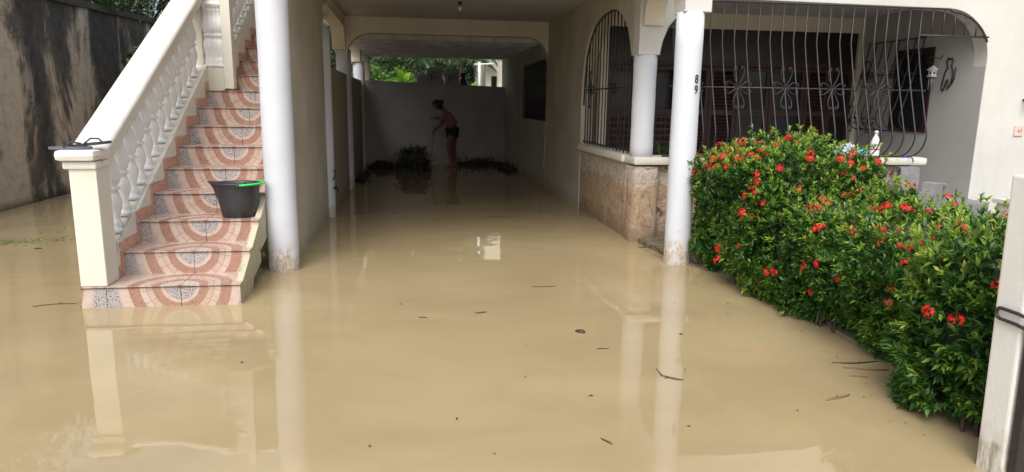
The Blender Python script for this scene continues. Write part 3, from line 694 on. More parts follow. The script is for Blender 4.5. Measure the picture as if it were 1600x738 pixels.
FM = [flower_head('flower_cluster', i) for i in range(7)]; FO = [flower_head('flower_cluster', 20+i, True) for i in range(3)]
for me in FM: me.materials.append(M['flower'])
for me in FO: me.materials.append(M['flowerold'])
def bush(name, blobs, nros, seed, label, nfl, flowers=()):
    T = thing(name, (blobs[0][0][0], blobs[0][0][1], 0), label, 'bush', 'red flowering bushes along the right side of the water'); T.location = (0, 0, 0)
    Vs, Fs, Mi, off = [], [], [], 0; surf = []
    for bi, (c, ax, p, share) in enumerate(blobs):
        P, N, D, rng = super_surface(c, ax, p, int(nros*share), seed+bi*17)
        # keep only rosettes that are not buried in another blob
        keep = np.ones(len(P), bool)
        for bj, (c2, ax2, p2, _) in enumerate(blobs):
            if bj != bi: keep &= (np.abs((P-np.array(c2))/(np.array(ax2)*.86))**p2).sum(1) > 1
        P, N, D = P[keep], N[keep], D[keep]; surf.append((P, N, D))
        gap = np.array([.0+.22*max(0, noise.noise(Vector((x*2.1, y*2.1, seed*.3)))+.15) for x, y, z in P]); kp = P[:, 2] > gap; P, N, D = P[kp], N[kp], D[kp]; surf[-1] = (P, N, D)
        n = len(P); tw = N*.9+np.array([0, 0, .55])+rng.normal(size=N.shape)*.35; tw /= np.linalg.norm(tw, axis=1, keepdims=True)
        new = (rng.random(n) < (.13+.42*np.clip(N[:, 2], 0, 1))) & (D < .06)
        P = P+tw*(new*rng.random(n)**1.5*.13*np.clip(N[:, 2]+.3, 0, 1))[:, None]
        K = 9
        for j in range(K):
            rv = rng.normal(size=(n, 3)); side = np.cross(tw, rv); side /= np.linalg.norm(side, axis=1, keepdims=True)
            spread = (.35+.75*rng.random(n))[:, None] if j else np.full((n, 1), .2)
            d = tw*(1-.35*spread)+side*spread
            L = rng.uniform(.034, .066, n)*np.where(new, .72, 1); W = L*rng.uniform(.13, .19, n)
            b = P-tw*(rng.random(n)*.035)[:, None]
            v, f = leaves(b, d, L, W, .12); Vs.append(v); Fs.append(f+off); off += len(v)
            Mi.append(np.repeat(np.where(new & (rng.random(n) < .8), 1, 0), 4))
    leafmesh('foliage', np.concatenate(Vs), np.concatenate(Fs), ['leaf', 'leafnew'], T, np.concatenate(Mi))
    # stems
    rg = random.Random(seed); c, ax = blobs[0][0], blobs[0][1]
    mb = MB()
    for (c, ax, p, _) in blobs:
        for i in range(int(38*ax[1]/.6)):
            x = c[0]+rg.uniform(-.75, .45)*ax[0]; y = c[1]+rg.uniform(-.75, .75)*ax[1]; p_ = Vector((x, y, -.1)); pts = [p_]
            d = Vector((rg.uniform(0, .3), rg.uniform(-.3, .3), 1))
            for s_ in range(6): pts.append(pts[-1]+d.normalized()*(c[2]+ax[2])*.17); d += Vector((rg.uniform(-.2, .2), rg.uniform(-.2, .2), 0))
            mb.tube(pts, [.011-.0015*q for q in range(7)], 5)
    mb.build('stems', 'bark', T)
    # solid core for inner twigs and leaves, inside the leaf shell; shade painted dark
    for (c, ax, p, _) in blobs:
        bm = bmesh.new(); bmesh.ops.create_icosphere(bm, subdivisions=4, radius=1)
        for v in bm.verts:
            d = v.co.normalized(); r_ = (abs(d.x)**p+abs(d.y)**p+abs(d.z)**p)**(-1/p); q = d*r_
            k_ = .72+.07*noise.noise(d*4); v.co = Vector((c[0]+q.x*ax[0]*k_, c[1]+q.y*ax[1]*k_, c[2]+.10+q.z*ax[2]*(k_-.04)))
        me = bpy.data.meshes.new('shade_core'); bm.to_mesh(me); bm.free(); link('shade_core', me, simple('shade_dark_green', (.012, .035, .008), .9, scale=30, c2=(.004, .008, .003), bump=1, bscale=60), T)
    rng = np.random.default_rng(seed+5)
    AP = np.concatenate([s_[0] for s_ in surf]); AN = np.concatenate([s_[1] for s_ in surf]); AD = np.concatenate([s_[2] for s_ in surf])
    vis = (AD < .035) & ((AN[:, 0] < .4) | (AN[:, 2] > .5)) & (AP[:, 2] > .18)
    idx = np.nonzero(vis)[0]; wts = .38+np.clip(AN[idx, 2], 0, 1)*.8+.9*np.clip(AP[idx, 2]-.35, 0, 1)
    # cluster the flowers in patches
    pick = rng.choice(idx, nfl, replace=False, p=wts/wts.sum())
    for q in pick:
        for r_ in range(rng.integers(1, 3)):
            me = FM[rng.integers(7)] if rng.random() < .82 else FO[rng.integers(3)]
            o = bpy.data.objects.new('flower_cluster', me); COL.objects.link(o); o.parent = T
            nn = Vector(AN[q])+Vector((0, 0, .4))+Vector(rng.normal(size=3))*.25; o.location = Vector(AP[q])+nn.normalized()*.045+Vector(rng.normal(size=3))*.03*r_
            o.rotation_euler = nn.to_track_quat('Z', 'Y').to_euler(); s_ = rng.uniform(.55, 1.1); o.scale = (s_, s_, s_)
    return T
bush('flowering_bush', [((3.20, 5.62, .56), (.62, .76, .60), 3.6, 1.0), ((3.20, 4.75, .38), (.56, .66, .46), 2.9, .85)], 7600, 3,
     'large clipped green bush dotted with red flowers, growing behind the white round column', 105)
bush('flowering_bush', [((3.18, 3.75, .40), (.53, .80, .42), 2.9, 1.0), ((2.86, 2.80, .42), (.44, .38, .48), 2.9, .55)], 6800, 31,
     'nearer green bush with red flowers reaching the white gate post', 85)

# ================================================================ TREES AND PLANTS BEYOND
def tree(name, loc, h, crown, nleaf, seed, label, mat='tree', cat='tree', group=None, leafL=.16, branches=5):
    T = thing(name, loc, label, cat, group); rg = random.Random(seed); rng = np.random.default_rng(seed)
    mb = MB(); top = Vector((rg.uniform(-.2, .2), rg.uniform(-.2, .2), h*.7))
    mb.tube([(0, 0, -.3), top*.35, top*.7, top], [.16, .12, .10, .06], 8)
    for (c, r_) in crown: mb.tube([top*.45, (top*.5+Vector(c))/2+Vector((0, 0, -.15)), Vector(c)], [.07, .05, .02], 6)
    mb.build('trunk', 'bark', T)
    Vs, Fs, off = [], [], 0
    tot = sum(r_**2 for c, r_ in crown)
    for c, r_ in crown:
        n = int(nleaf*r_**2/tot/6)
        d = rng.normal(size=(n, 3)); d /= np.linalg.norm(d, axis=1, keepdims=True)
        lump = np.array([noise.noise(Vector(x)*2.2+Vector(c))*.35 for x in d]); rad = r_*(1+lump)*(rng.random(n)**.35)
        P = d*rad[:, None]*np.array([1, 1, .8])+np.array(c)
        for j in range(6):
            dd = d*.5+rng.normal(size=(n, 3))*.7+np.array([0, 0, -.25]); L = rng.uniform(.6, 1.2, n)*leafL
            v, f = leaves(P+rng.normal(size=(n, 3))*.05, dd, L, L*.2, .25); Vs.append(v); Fs.append(f+off); off += len(v)
    leafmesh('crown', np.concatenate(Vs), np.concatenate(Fs), [mat], T); return T
def frond_data(base, d0, L, n, droop, W=.018, leafL=.35, rng=None):
    pts = []; p = np.array(base, float); d = np.array(d0, float); d /= np.linalg.norm(d)
    for i in range(n):
        pts.append((p.copy(), d.copy())); p = p+d*L/n; d = d+np.array([0, 0, -droop/n]); d /= np.linalg.norm(d)
    B, D, LL = [], [], []
    for i, (q, t) in enumerate(pts[1:], 1):
        s_ = np.cross(t, [0, 0, 1.]); s_ /= np.linalg.norm(s_)+1e-9; f_ = math.sin(PI*min(.97, .12+i/n*.88))
        for sg in (1, -1):
            B.append(q); D.append(t*.55+s_*sg+np.array([0, 0, -.15])+rng.normal(size=3)*.08); LL.append(leafL*f_)
    return [p_[0] for p_ in pts], np.array(B), np.array(D), np.array(LL)
def palm(loc, h, nf, L, seed, label, group=None, mat='frond'):
    T = thing('palm_tree', loc, label, 'palm', group); rng = np.random.default_rng(seed); rg = random.Random(seed)
    mb = MB(); mb.tube([(0, 0, -.3), (.05, 0, h*.5), (0, .05, h)], [.14, .11, .09], 8); mb.build('trunk', 'bark', T)
    Vs, Fs, off = [], [], 0; rb = MB()
    for i in range(nf):
        a_ = i*2.4+rg.random()*.4; el = rg.uniform(.1, 1.4)
        ax, B, D, LL = frond_data((0, 0, h), (math.cos(a_), math.sin(a_), el), L*rg.uniform(.8, 1.1), 22, rg.uniform(1.2, 2.6), leafL=.42, rng=rng)
        rb.tube(ax, .012, 4); v, f = leaves(B, D, LL, LL*.055+.006, .3); Vs.append(v); Fs.append(f+off); off += len(v)
    rb.build('leaf_stalks', 'tree', T); leafmesh('fronds', np.concatenate(Vs), np.concatenate(Fs), [mat], T); return T
def broadleaf(name, loc, n, L, W, seed, label, mat, cat='plant', group=None, h0=.6):
    T = thing(name, loc, label, cat, group); rg = random.Random(seed); mb = MB(); st = MB(); st.tube([(0, 0, -.3), (0, .02, h0)], [.06, .05], 7)
    for i in range(n):
        a_ = i*2.4+rg.random(); el = rg.uniform(.7, 2.2); d = Vector((math.cos(a_), math.sin(a_), el)).normalized(); p = Vector((0, 0, h0)); s_ = d.cross(Vector((0, 0, 1))).normalized(); vs = []; K = 9
        for k_ in range(K+1):
            w_ = W*math.sin(PI*min(.98, .06+k_/K*.92)); nr = s_.cross(d)
            vs += [p-s_*w_+nr*w_*.25, p, p+s_*w_+nr*w_*.25]; p = p+d*L/K; d = (d+Vector((0, 0, -.16))).normalized()
        mb.smooth = True; mb.add(vs, [(3*k_, 3*k_+1, 3*k_+4, 3*k_+3) for k_ in range(K)]+[(3*k_+1, 3*k_+2, 3*k_+5, 3*k_+4) for k_ in range(K)])
    st.build('stalk', 'tree', T); mb.build('leaves', mat, T); return T
tg = 'trees beyond the carport'
tree('tree', (-1.6, 24, 0), 4.5, [((0, 0, 2.6), 1.5), ((1.2, .5, 3.3), 1.4), ((-1.4, .3, 3.4), 1.5), ((.2, .2, 4.4), 1.4), ((-.3, -.5, 1.2), 1.2)], 15000, 5, 'dense dark leafy tree at the left of the gap above the back wall', group=tg)
tree('tree', (.9, 26, 0), 5, [((0, 0, 2.8), 1.6), ((1.1, 0, 3.8), 1.4), ((-1.2, .2, 4.0), 1.5), ((.3, -.4, 1.4), 1.3)], 13000, 6, 'dark leafy tree in the middle of the gap, behind the sacks', group=tg)
tree('tree', (2.6, 27, 0), 5, [((0, 0, 2.4), 1.5), ((.6, 0, 3.6), 1.5), ((-.6, .2, 4.4), 1.3)], 10000, 8, 'leafy tree behind the white pipe beyond the back wall', group=tg)
palm((.1, 21.5, 0), 2.75, 13, 1.5, 3, 'palm with narrow drooping leaves behind the left part of the back wall', 'palms beyond the back wall')
palm((1.55, 21.8, 0), 2.9, 15, 1.5, 4, 'palm with narrow drooping leaves just left of the white pipe', 'palms beyond the back wall')
palm((-.95, 22.4, 0), 2.7, 12, 1.3, 9, 'palm with narrow leaves beside the leftmost column of the gap', 'palms beyond the back wall')
broadleaf('broad_leaf_plant', (-.15, 19.6, 0), 9, .75, .085, 4, 'bright yellow-green broad-leaved plant showing over the back wall', 'banana', h0=1.9)
broadleaf('broad_leaf_plant', (1.62, 19.6, 0), 9, .8, .09, 7, 'light green broad-leaved plant over the wall beside the white pipe', 'banana', h0=1.6)
tree('shrub', (-.75, 20.4, 0), 2, [((0, 0, 1.7), .7), ((.5, .1, 2.0), .55), ((-.5, 0, 2.2), .6)], 6000, 12, 'small-leaved green shrub at the left end of the back wall gap', 'grass', 'shrub', leafL=.10)
# trees over the left walls
tree('tree', (-7.9, 14.5, 0), 6, [((0, 0, 3.8), 1.6), ((1.2, .8, 4.0), 1.3), ((1.6, -1.0, 3.9), .9), ((.3, -1.8, 4.6), 1.5), ((-.8, 1.5, 5), 1.7)], 24000, 15, 'green tree overhanging the mould-streaked boundary wall', leafL=.13)
tree('tree', (-7.2, 18.5, 0), 6, [((0, 0, 3.6), 1.4), ((1.4, .6, 4.2), 1.5), ((.4, -1.5, 3.9), 1.3), ((1.2, -.8, 5.2), 1.6), ((2.6, 1.2, 4.6), 1.5)], 20000, 19, 'tree rising beyond the far end of the mould-streaked wall', leafL=.14)
tree('tree', (-8.5, 9.0, 0), 6, [((0, 0, 4.4), 1.6), ((.2, 1.4, 4.8), 1.5), ((-.6, -1.4, 4.7), 1.6)], 9000, 16, 'tree behind the near end of the mould-streaked wall', leafL=.15)
tree('tree', (-3.6, 17.5, 0), 4, [((0, 0, 2.4), 1.4), ((.8, .8, 3.2), 1.3), ((-.6, 1.2, 3.6), 1.4)], 12000, 17, 'dark tree seen between the left carport columns')
tree('tree', (-3.9, 13.2, 0), 3, [((0, 0, 1.9), .9), ((.3, .6, 2.5), .7)], 6000, 18, 'low dark tree beyond the shoulder-high wall, nearest column gap', leafL=.12)
def overhang():
    T = thing('hanging_branch', (-5.75, 13.6, 3.32), 'small leafy branch hanging over the top of the mould-streaked wall', 'branch'); rng = np.random.default_rng(3)
    mb = MB(); ends = []
    for i in range(7):
        a_ = Vector((.5+.12*i, .1+.18*i, -.1-.05*i*(i % 2))); mb.tube([(0, .1*i, 0), a_*.5+Vector((0, 0, .1)), a_], .006, 4); ends += [a_*t_+Vector((0, 0, .12*(1-t_))) for t_ in np.linspace(.25, 1, 14)]
    mb.build('twigs', 'bark', T); E_ = np.array([list(e) for e in ends]); E_ = np.repeat(E_, 6, 0)+rng.normal(size=(len(E_)*6, 3))*.05
    L = rng.uniform(.05, .09, len(E_)); v, f = leaves(E_, rng.normal(size=E_.shape)+np.array([.3, 0, -.3]), L, L*.25, .2); leafmesh('leaves', v, f, ['frond'], T)
overhang()
# far neighbour building and white pipe
NB = thing('neighbour_house', (3.2, 22.5, 0), 'pale cream neighbouring house corner beyond the back wall', 'house'); NB.location = (0, 0, 0)
mb = MB(); mb.box(2.35, 6.5, 22, 26, -.25, 3.6); mb.build('wall', 'farhouse', NB)
mb = MB(); mb.box(2.53, 2.70, 21.96, 21.995, 1.6, 2.33); w_ = mb.build('window', 'glassdark', NB)
mb = MB(); mb.tube([(1.90, 19.3, -.2), (1.89, 19.3, 2.6)], .035, 10); mb.tube([(1.75, 19.3, 2.53), (2.3, 19.3, 2.56)], .022, 8)
tag(mb.build('drain_pipe', 'whiteplastic'), 'white upright plastic pipe beyond the back wall beside the pale house', 'pipe')
mb = MB(); mb.box(-1.1, -.93, 16.95, 17.2, -.2, 2.58); mb.build('pillar', 'lowwall', H, bevel=.01)

# ================================================================ THINGS ON THE BACK WALL
def wallz(x): return 1.99-(x+1.055)/3.473*.08
def wally(x): return 16.675+(x+1.055)/3.473*1.3
def sack(x, w_, h, label, seed, print_=True):
    T = thing('sack', (x, wally(x), wallz(x)), label, 'sack', 'sacks on the back wall'); mb = MB(); n = 8; d = .06
    rg = random.Random(seed); vs = []; fs = []
    bm = bmesh.new(); bmesh.ops.create_cube(bm, size=1); bmesh.ops.subdivide_edges(bm, edges=bm.edges[:], cuts=6, use_grid_fill=True)
    for v in bm.verts:
        c = v.co.copy(); k_ = 1-.35*(abs(c.x)*2)**3; v.co = Vector((c.x*w_*(1-.05*noise.noise(c*3+Vector((seed, 0, 0)))), c.y*d*2*k_*(1-.3*(abs(c.z)*2)**4)+.01*noise.noise(c*5), (c.z+.5)*h+.02*noise.noise(Vector((c.x*4, seed, c.z)))*(c.z > .4)))
    bm.normal_update(); me = bpy.data.meshes.new('sack_body'); bm.to_mesh(me); bm.free(); link('sack_body', me, 'sack', T)
    if print_:
        pr = MB(); pts = [(-.10+.02*i, -.067, h*.42+.06*math.sin(i*1.3)*(1 if i < 7 else .4)) for i in range(11)]; pr.tube(pts, .007, 4)
        pr.tube([(-.08, -.067, h*.15), (-.075, -.067, h*.55), (0, -.067, h*.75), (.06, -.067, h*.6)], .008, 4); pr.build('printed_mark', 'sackdark', T)
sack(.60, .36, .37, 'grey sack with dark scribbled print, left of the pair on the back wall', 1)
sack(1.04, .34, .38, 'grey sack with dark scribbled print, right of the pair on the back wall', 2)
sack(.30, .24, .20, 'small plain grey bag beside the printed sacks on the back wall', 3, False)
mb = MB(); mb.lathe([(.02, .30), (.06, .29), (.075, .24), (.07, .2), (.05, .17), (.09, .12), (.1, .02), (.09, 0)][::-1], (1.32, wally(1.32), wallz(1.32)), 16); mb.tube([(1.36, wally(1.32)-.02, wallz(1.32)+.26), (1.45, wally(1.32)-.03, wallz(1.32)+.30)], .02, 6)
tag(mb.build('black_jug', 'black'), 'small black jug with a spout on the back wall, right of the sacks', 'jug')

# ================================================================ PERSON WITH BROOM
def skin_mesh(verts, edges, rad, name, mat, parent, sub=2, root=0):
    me = bpy.data.meshes.new(name); me.from_pydata([tuple(v) for v in verts], edges, []); o = bpy.data.objects.new(name, me); COL.objects.link(o)
    md = o.modifiers.new('s', 'SKIN'); md.use_smooth_shade = True; md.branch_smoothing = .6
    for i, r_ in enumerate(rad): me.skin_vertices[0].data[i].radius = (r_, r_) if not isinstance(r_, tuple) else r_; me.skin_vertices[0].data[i].use_root = (i == root)
    s_ = o.modifiers.new('u', 'SUBSURF'); s_.levels = sub; s_.render_levels = sub
    bpy.context.view_layer.update(); m2 = evald(o); bpy.data.objects.remove(o); m2.polygons.foreach_set('use_smooth', [True]*len(m2.polygons)); m2.materials.clear()
    return link(name, m2, mat, parent)
P = thing('person', (.98, 16.45, -.02), 'person in pink top and dark shorts bending over a stick by the back wall', 'person')
# local frame: -x is the way the person faces
V = {'pel': (0, 0, .86), 'hipL': (.02, .09, .80), 'hipR': (-.02, -.09, .80), 'kneeL': (.03, .11, .44), 'kneeR': (-.07, -.09, .45), 'ankL': (.08, .11, .06), 'ankR': (-.01, -.09, .06), 'toeL': (-.08, .12, .015), 'toeR': (-.17, -.10, .015),
     'waist': (-.01, 0, 1.0), 'chest': (-.08, 0, 1.19), 'neck': (-.19, 0, 1.33), 'headb': (-.255, 0, 1.38), 'shL': (-.13, .15, 1.28), 'shR': (-.15, -.15, 1.28), 'elL': (-.19, .20, 1.04), 'elR': (-.17, -.24, 1.10), 'wrL': (-.36, .12, .87), 'wrR': (-.37, -.16, 1.14)}
keys = list(V); idx = {k_: i for i, k_ in enumerate(keys)}
E_ = [('pel','hipL'),('pel','hipR'),('hipL','kneeL'),('hipR','kneeR'),('kneeL','ankL'),('kneeR','ankR'),('ankL','toeL'),('ankR','toeR'),('pel','waist'),('waist','chest'),('chest','neck'),('neck','headb'),('chest','shL'),('chest','shR'),('shL','elL'),('shR','elR'),('elL','wrL'),('elR','wrR')]
RD = dict(pel=(.12,.15), hipL=.10, hipR=.10, kneeL=.062, kneeR=.062, ankL=.038, ankR=.035, toeL=.032, toeR=.032, waist=(.12,.13), chest=(.14,.15), neck=.05, headb=.05, shL=.055, shR=.055, elL=.044, elR=.044, wrL=.028, wrR=.028)
# add hands (palm + curled fingers as edges) and a head inside the same skin
def hand(w, px, py, pz):
    base = V[w]; V[w+'p'] = (base[0]+px*.05, base[1]+py*.05, base[2]+pz*.05); RD[w+'p'] = .028; keys.append(w+'p'); E_.append((w, w+'p'))
hand('wrL', -.7, -.2, -.7); hand('wrR', -1, 0, -.2)
idx = {k_: i for i, k_ in enumerate(keys)}
body = skin_mesh([V[k_] for k_ in keys], [(idx[a_], idx[b_]) for a_, b_ in E_], [RD[k_] for k_ in keys], 'body', 'skin', P)
P.scale = (1.08, 1.15, 1.03)
# join head and fingers into the body mesh
bm = bmesh.new(); bm.from_mesh(body.data)
hm = Matrix.Translation((-.315, 0, 1.425)) @ Matrix.Rotation(R(-38), 4, 'Y') @ Matrix.Diagonal((.098, .078, .118, 1))
g = bmesh.ops.create_uvsphere(bm, u_segments=24, v_segments=16, radius=1, matrix=Matrix.Identity(4))
for v in g['verts']:
    c = v.co.copy()
    if c.x < -.3: c.x *= 1.0; c.x -= .16*math.exp(-((c.y/.16)**2+((c.z+.12)/.16)**2))      # nose
    if c.x < 0 and c.z < -.3: c.y *= 1+.25*(c.z+.3)                                        # chin
    for sg in (1, -1): c.x += .05*math.exp(-(((c.y-sg*.38)/.15)**2+((c.z-.06)/.12)**2)) if c.x < -.4 else 0  # eye sockets
    v.co = hm @ c
for wn_, base in (('wrLp', 1), ('wrRp', 1)):
    b = Vector(V[wn_]); d = (b-Vector(V[wn_[:-1]])).normalized()
    for fi in range(5):
        s_ = Vector((0, 1, 0)); start = b+s_*(-.024+.012*fi) + d*.015; ln = [.05, .062, .066, .06, .048][fi]
        if fi == 0: pts = [b-d*.01+s_*-.02, b+Vector((-.01, -.035, .012)), b+Vector((-.03, -.03, .022))]
        else: pts = [start, start+d*ln*.5+Vector((0, 0, .004)), start+d*ln*.7+Vector((.012, 0, -.022)), start+d*ln*.5+Vector((.028, 0, -.03))]
        t_ = MB(); t_.tube(pts, .0075, 6); tmp = t_.mesh('t'); bm.from_mesh(tmp)
for f in bm.faces: f.smooth = True
bm.to_mesh(body.data); bm.free()
# hair
bm = bmesh.new(); bmesh.ops.create_uvsphere(bm, u_segments=24, v_segments=16, radius=1)
for v in bm.verts:
    c = v.co.copy(); k_ = 1.10 if (c.x > -.35 or c.z > .45) else .86
    v.co = hm @ (c*k_)
bmesh.ops.create_uvsphere(bm, u_segments=12, v_segments=8, radius=.045, matrix=Matrix.Translation((-.225, 0, 1.49))); [setattr(f, 'smooth', True) for f in bm.faces]
me = bpy.data.meshes.new('hair'); bm.to_mesh(me); bm.free(); link('hair', me, 'hair', P)
skin_mesh([(0, 0, .93), (-.01, 0, 1.02), (-.075, 0, 1.18), (-.155, 0, 1.275), (-.125, .13, 1.27), (-.145, -.13, 1.27)], [(0,1),(1,2),(2,3),(2,4),(2,5)], [(.15,.165), (.145,.155), (.158,.165), (.06,.07), .066, .066], 'top', 'pink', P)
skin_mesh([(0, 0, .90), (.015, .09, .82), (-.02, -.09, .82), (.02, .10, .70), (-.04, -.09, .70)], [(0,1),(0,2),(1,3),(2,4)], [(.13,.155), .108, .108, .098, .098], 'shorts', 'shorts', P)
hp = Vector((.98, 16.45, -.02))+Vector((V['wrLp'][0]*1.08, V['wrLp'][1]*1.15, V['wrLp'][2]*1.03))
mb = MB(); mb.tube([hp+Vector((.01, 0, .10)), hp+Vector((-.045, -.02, -.42)), hp+Vector((-.13, -.03, -.86))], .011, 6); mb.smooth = False
mb.lathe([(.04, 0), (.03, .10), (.012, .14)], hp+Vector((-.13, -.03, -.88)), 10)
tag(mb.build('broom', 'drytwig'), 'thin brown stick broom held down to the water by the person', 'broom')

# ================================================================ DEBRIS IN THE CARPORT
def frondpile(name, loc, rx, ry, rz_, n, seed, label, Lm=.35, cat='debris pile'):
    rng = np.random.default_rng(seed); d = rng.normal(size=(n, 3)); d[:, 2] = np.abs(d[:, 2]); d /= np.linalg.norm(d, axis=1, keepdims=True)
    rad = rng.random(n)**.5; Pp = d*rad[:, None]*np.array([rx, ry, rz_])+np.array([0, 0, -.03]); dd = rng.normal(size=(n, 3))*np.array([1, 1, .35])+d*.3
    L = rng.uniform(.4, 1, n)*Lm; v, f = leaves(Pp, dd, L, L*.06+.004, .25)
    bm = bmesh.new(); bmesh.ops.create_icosphere(bm, subdivisions=4, radius=1)
    for q in bm.verts:
        c = q.co.copy(); k_ = .80+.35*noise.noise(c*2.3+Vector((seed, 0, 0)))+.12*noise.noise(c*7); q.co = Vector((c.x*rx*k_, c.y*ry*k_, c.z*rz_*k_ if c.z > 0 else c.z*.05))
    me = bpy.data.meshes.new(name); bm.to_mesh(me); bm.free(); o = link(name, me, 'darkfrond'); o.location = loc; tag(o, label, cat)
    leafmesh('fronds', v, f, ['darkfrond'], o); return o
mb = MB(); bm = bmesh.new(); bmesh.ops.create_icosphere(bm, subdivisions=4, radius=1)
frondpile('frond_pile', (.05, 15.6, 0), .40, .35, .60, 700, 1, 'dark heap of wet palm fronds standing in the water left of the person', .30)
frondpile('frond_pile', (-.65, 16.1, 0), .34, .25, .18, 500, 2, 'low mound of wet leaves in the far left corner of the carport', .22)
frondpile('frond_pile', (1.72, 16.95, 0), .72, .25, .12, 600, 3, 'low strip of wet leaves against the back wall right of the person', .3)
frondpile('frond_pile', (2.2, 15.8, 0), .22, .9, .10, 500, 4, 'thin drift of wet debris along the foot of the right carport wall', .2)
frondpile('frond_pile', (-.95, 14.3, 0), .12, 1.3, .07, 260, 5, 'thin drift of wet debris along the foot of the low wall by the columns', .16)

# ================================================================ OBJECTS IN FRONT
# bucket
B = thing('bucket', (-1.46, 6.13, .522), 'black plastic mop bucket with a bright green handle standing on the third step', 'bucket'); B.scale = (.95, .95, .97)
def bucket():
    mb = MB(); n = 40; prof = [(.128, 0), (.134, .004), (.150, .10), (.168, .22), (.178, .285), (.186, .29), (.186, .300), (.176, .300), (.168, .28), (.146, .10), (.125, .012)]
    vs = []
    for (r_, z) in prof:
        for j in range(n):
            q = 2*PI*j/n; s_ = math.exp(-((q-PI)/.33)**2)*(max(0, z-.15)/.15)**2*.055; rib = .0025*math.cos(q*10)*(z < .28)
            vs.append((-.0+(r_+s_+rib)*1.08*math.cos(q), (r_+s_*.3)*.9*math.sin(q), z+s_*.18))
    fs = [(i*n+j, i*n+(j+1) % n, (i+1)*n+(j+1) % n, (i+1)*n+j) for i in range(len(prof)-1) for j in range(n)]; fs += [tuple(range(n))[::-1], tuple((len(prof)-1)*n+j for j in range(n))]
    mb.smooth = True; mb.add(vs, fs); mb.build('tub', 'black', B)
    hd = MB(); pts = [(.02+.20*math.sin(R(q))*1.08, -.165*math.cos(R(q)), .286+.012*math.sin(R(q))) for q in range(8, 175, 12)]
    hd.tube(pts, .009, 8); hd.build('handle', 'green', B)
    for sg in (1, -1):
        lug = MB(); lug.lathe([(.014, 0), (.014, .02)], (.035, sg*.158-.0, .268), 10); lug.build('handle_lug', 'black', B)
bucket()
# flip-flops on the newel cap
def flipflop(loc, rz_, tilt, mat, label):
    T = thing('flip_flop', loc, label, 'flip-flop', 'flip-flops on the railing cap', rz_); T.rotation_euler = (0, tilt, rz_)
    out_ = []
    for i in range(28):
        q = 2*PI*i/28; x = .135*math.cos(q); y = .046*math.sin(q)*(1+.18*math.cos(q)-.16*math.exp(-((x+.02)/.05)**2)); out_.append((x, y))
    mb = MB(); n = 28; mb.add([(x, y, 0) for x, y in out_]+[(x, y, .018) for x, y in out_], [tuple(range(n))[::-1], tuple(range(n, 2*n))]+[(i, (i+1) % n, n+(i+1) % n, n+i) for i in range(n)]); mb.build('sole', mat, T)
    sb = MB(); 
    for sg in (1, -1): sb.tube([(.075, 0, .018), (.06, sg*.012, .04), (.01, sg*.037, .048), (-.035, sg*.043, .016)], .0055, 6)
    sb.build('strap', 'rubber', T)
flipflop((-2.345, 5.24, 1.148), R(10), 0, 'rubber2', 'grey flip-flop lying flat on the railing cap, toe over its left end')
flipflop((-2.235, 5.285, 1.172), R(22), R(-6), 'rubber', 'dark flip-flop leaning on the grey one towards the handrail')
# cinder blocks
def block(loc, rz_, label, shell=.03):
    T = MB(); w_, d_, h_ = .19, .19, .39
    # standing on end: two hollow cores open to the front face
    T.box(-w_/2, -w_/2+shell, -d_/2, d_/2, 0, h_); T.box(w_/2-shell, w_/2, -d_/2, d_/2, 0, h_)
    for z in (0, h_/2-shell/2, h_-shell): T.box(-w_/2+shell, w_/2-shell, -d_/2+.0005, d_/2-.0005, z+(.0005 if z == 0 else 0), z+shell-.0005)
    o = T.build('concrete_block', 'concrete'); o.location = loc; o.rotation_euler.z = rz_; tag(o, label, 'concrete block', 'concrete blocks by the porch entrance')
block((5.60, 7.13, .46), R(64), 'taller-standing grey hollow concrete block against the end of the porch sill')
bpy.data.objects['concrete_block'].location.z = .457
block((5.56, 6.66, .333), R(38), 'grey hollow concrete block in front of the other, its open core facing the camera side')
# ledge beside the entrance
mb = MB(); mb.box(5.95, 8.5, 6.05, 6.25, -.25, .56); mb.box(5.92, 8.5, 6.02, 6.28, .562, .61); tag(mb.build('low_ledge', 'facade', bevel=.008), 'low white ledge just above the bush beside the gate post', 'ledge')
# flagstone edging of the bed
def edging():
    mb = MB(); vs = []; path = [(2.50, 7.30), (2.50, 7.0), (2.53, 6.75), (2.58, 6.45), (2.66, 6.2)]
    pts = [Vector((a_, b_, 0)) for a_, b_ in path]; mb = MB()
    top = []; n = len(pts)
    for i, p_ in enumerate(pts): vs += [(p_.x, p_.y, -.25), (p_.x-.01, p_.y, .05+.01*math.sin(i*3)), (3.6, p_.y, .055), (3.6, p_.y, -.25)]
    fs = []
    for i in range(n-1):
        for j in range(3): fs.append((4*i+j, 4*i+j+1, 4*i+4+j+1, 4*i+4+j))
    fs += [(0,3,2,1), (4*n-4, 4*n-3, 4*n-2, 4*n-1)]; mb.add(vs, fs); o = mb.build('flagstone_edging', 'flag'); tag(o, 'dark wet flagstone edging between the stone corner and the round column numbered 89', 'edging')
edging()
mb = MB(); bm = bmesh.new()
mb.add([(2.72+.05*math.sin(i*1.3), 2.4+i*.24, z) for i in range(17) for z in (-.2,)]+[(2.85+.05*math.sin(i*1.7), 2.4+i*.24, .03) for i in range(17)]+[(4.4, 2.4+i*.24, .04) for i in range(17)], [(i, i+1, 17+i+1, 17+i) for i in range(16)]+[(17+i, 18+i, 35+i, 34+i) for i in range(16)])
tag(mb.build('soil_bed', 'ground'), kind='structure')
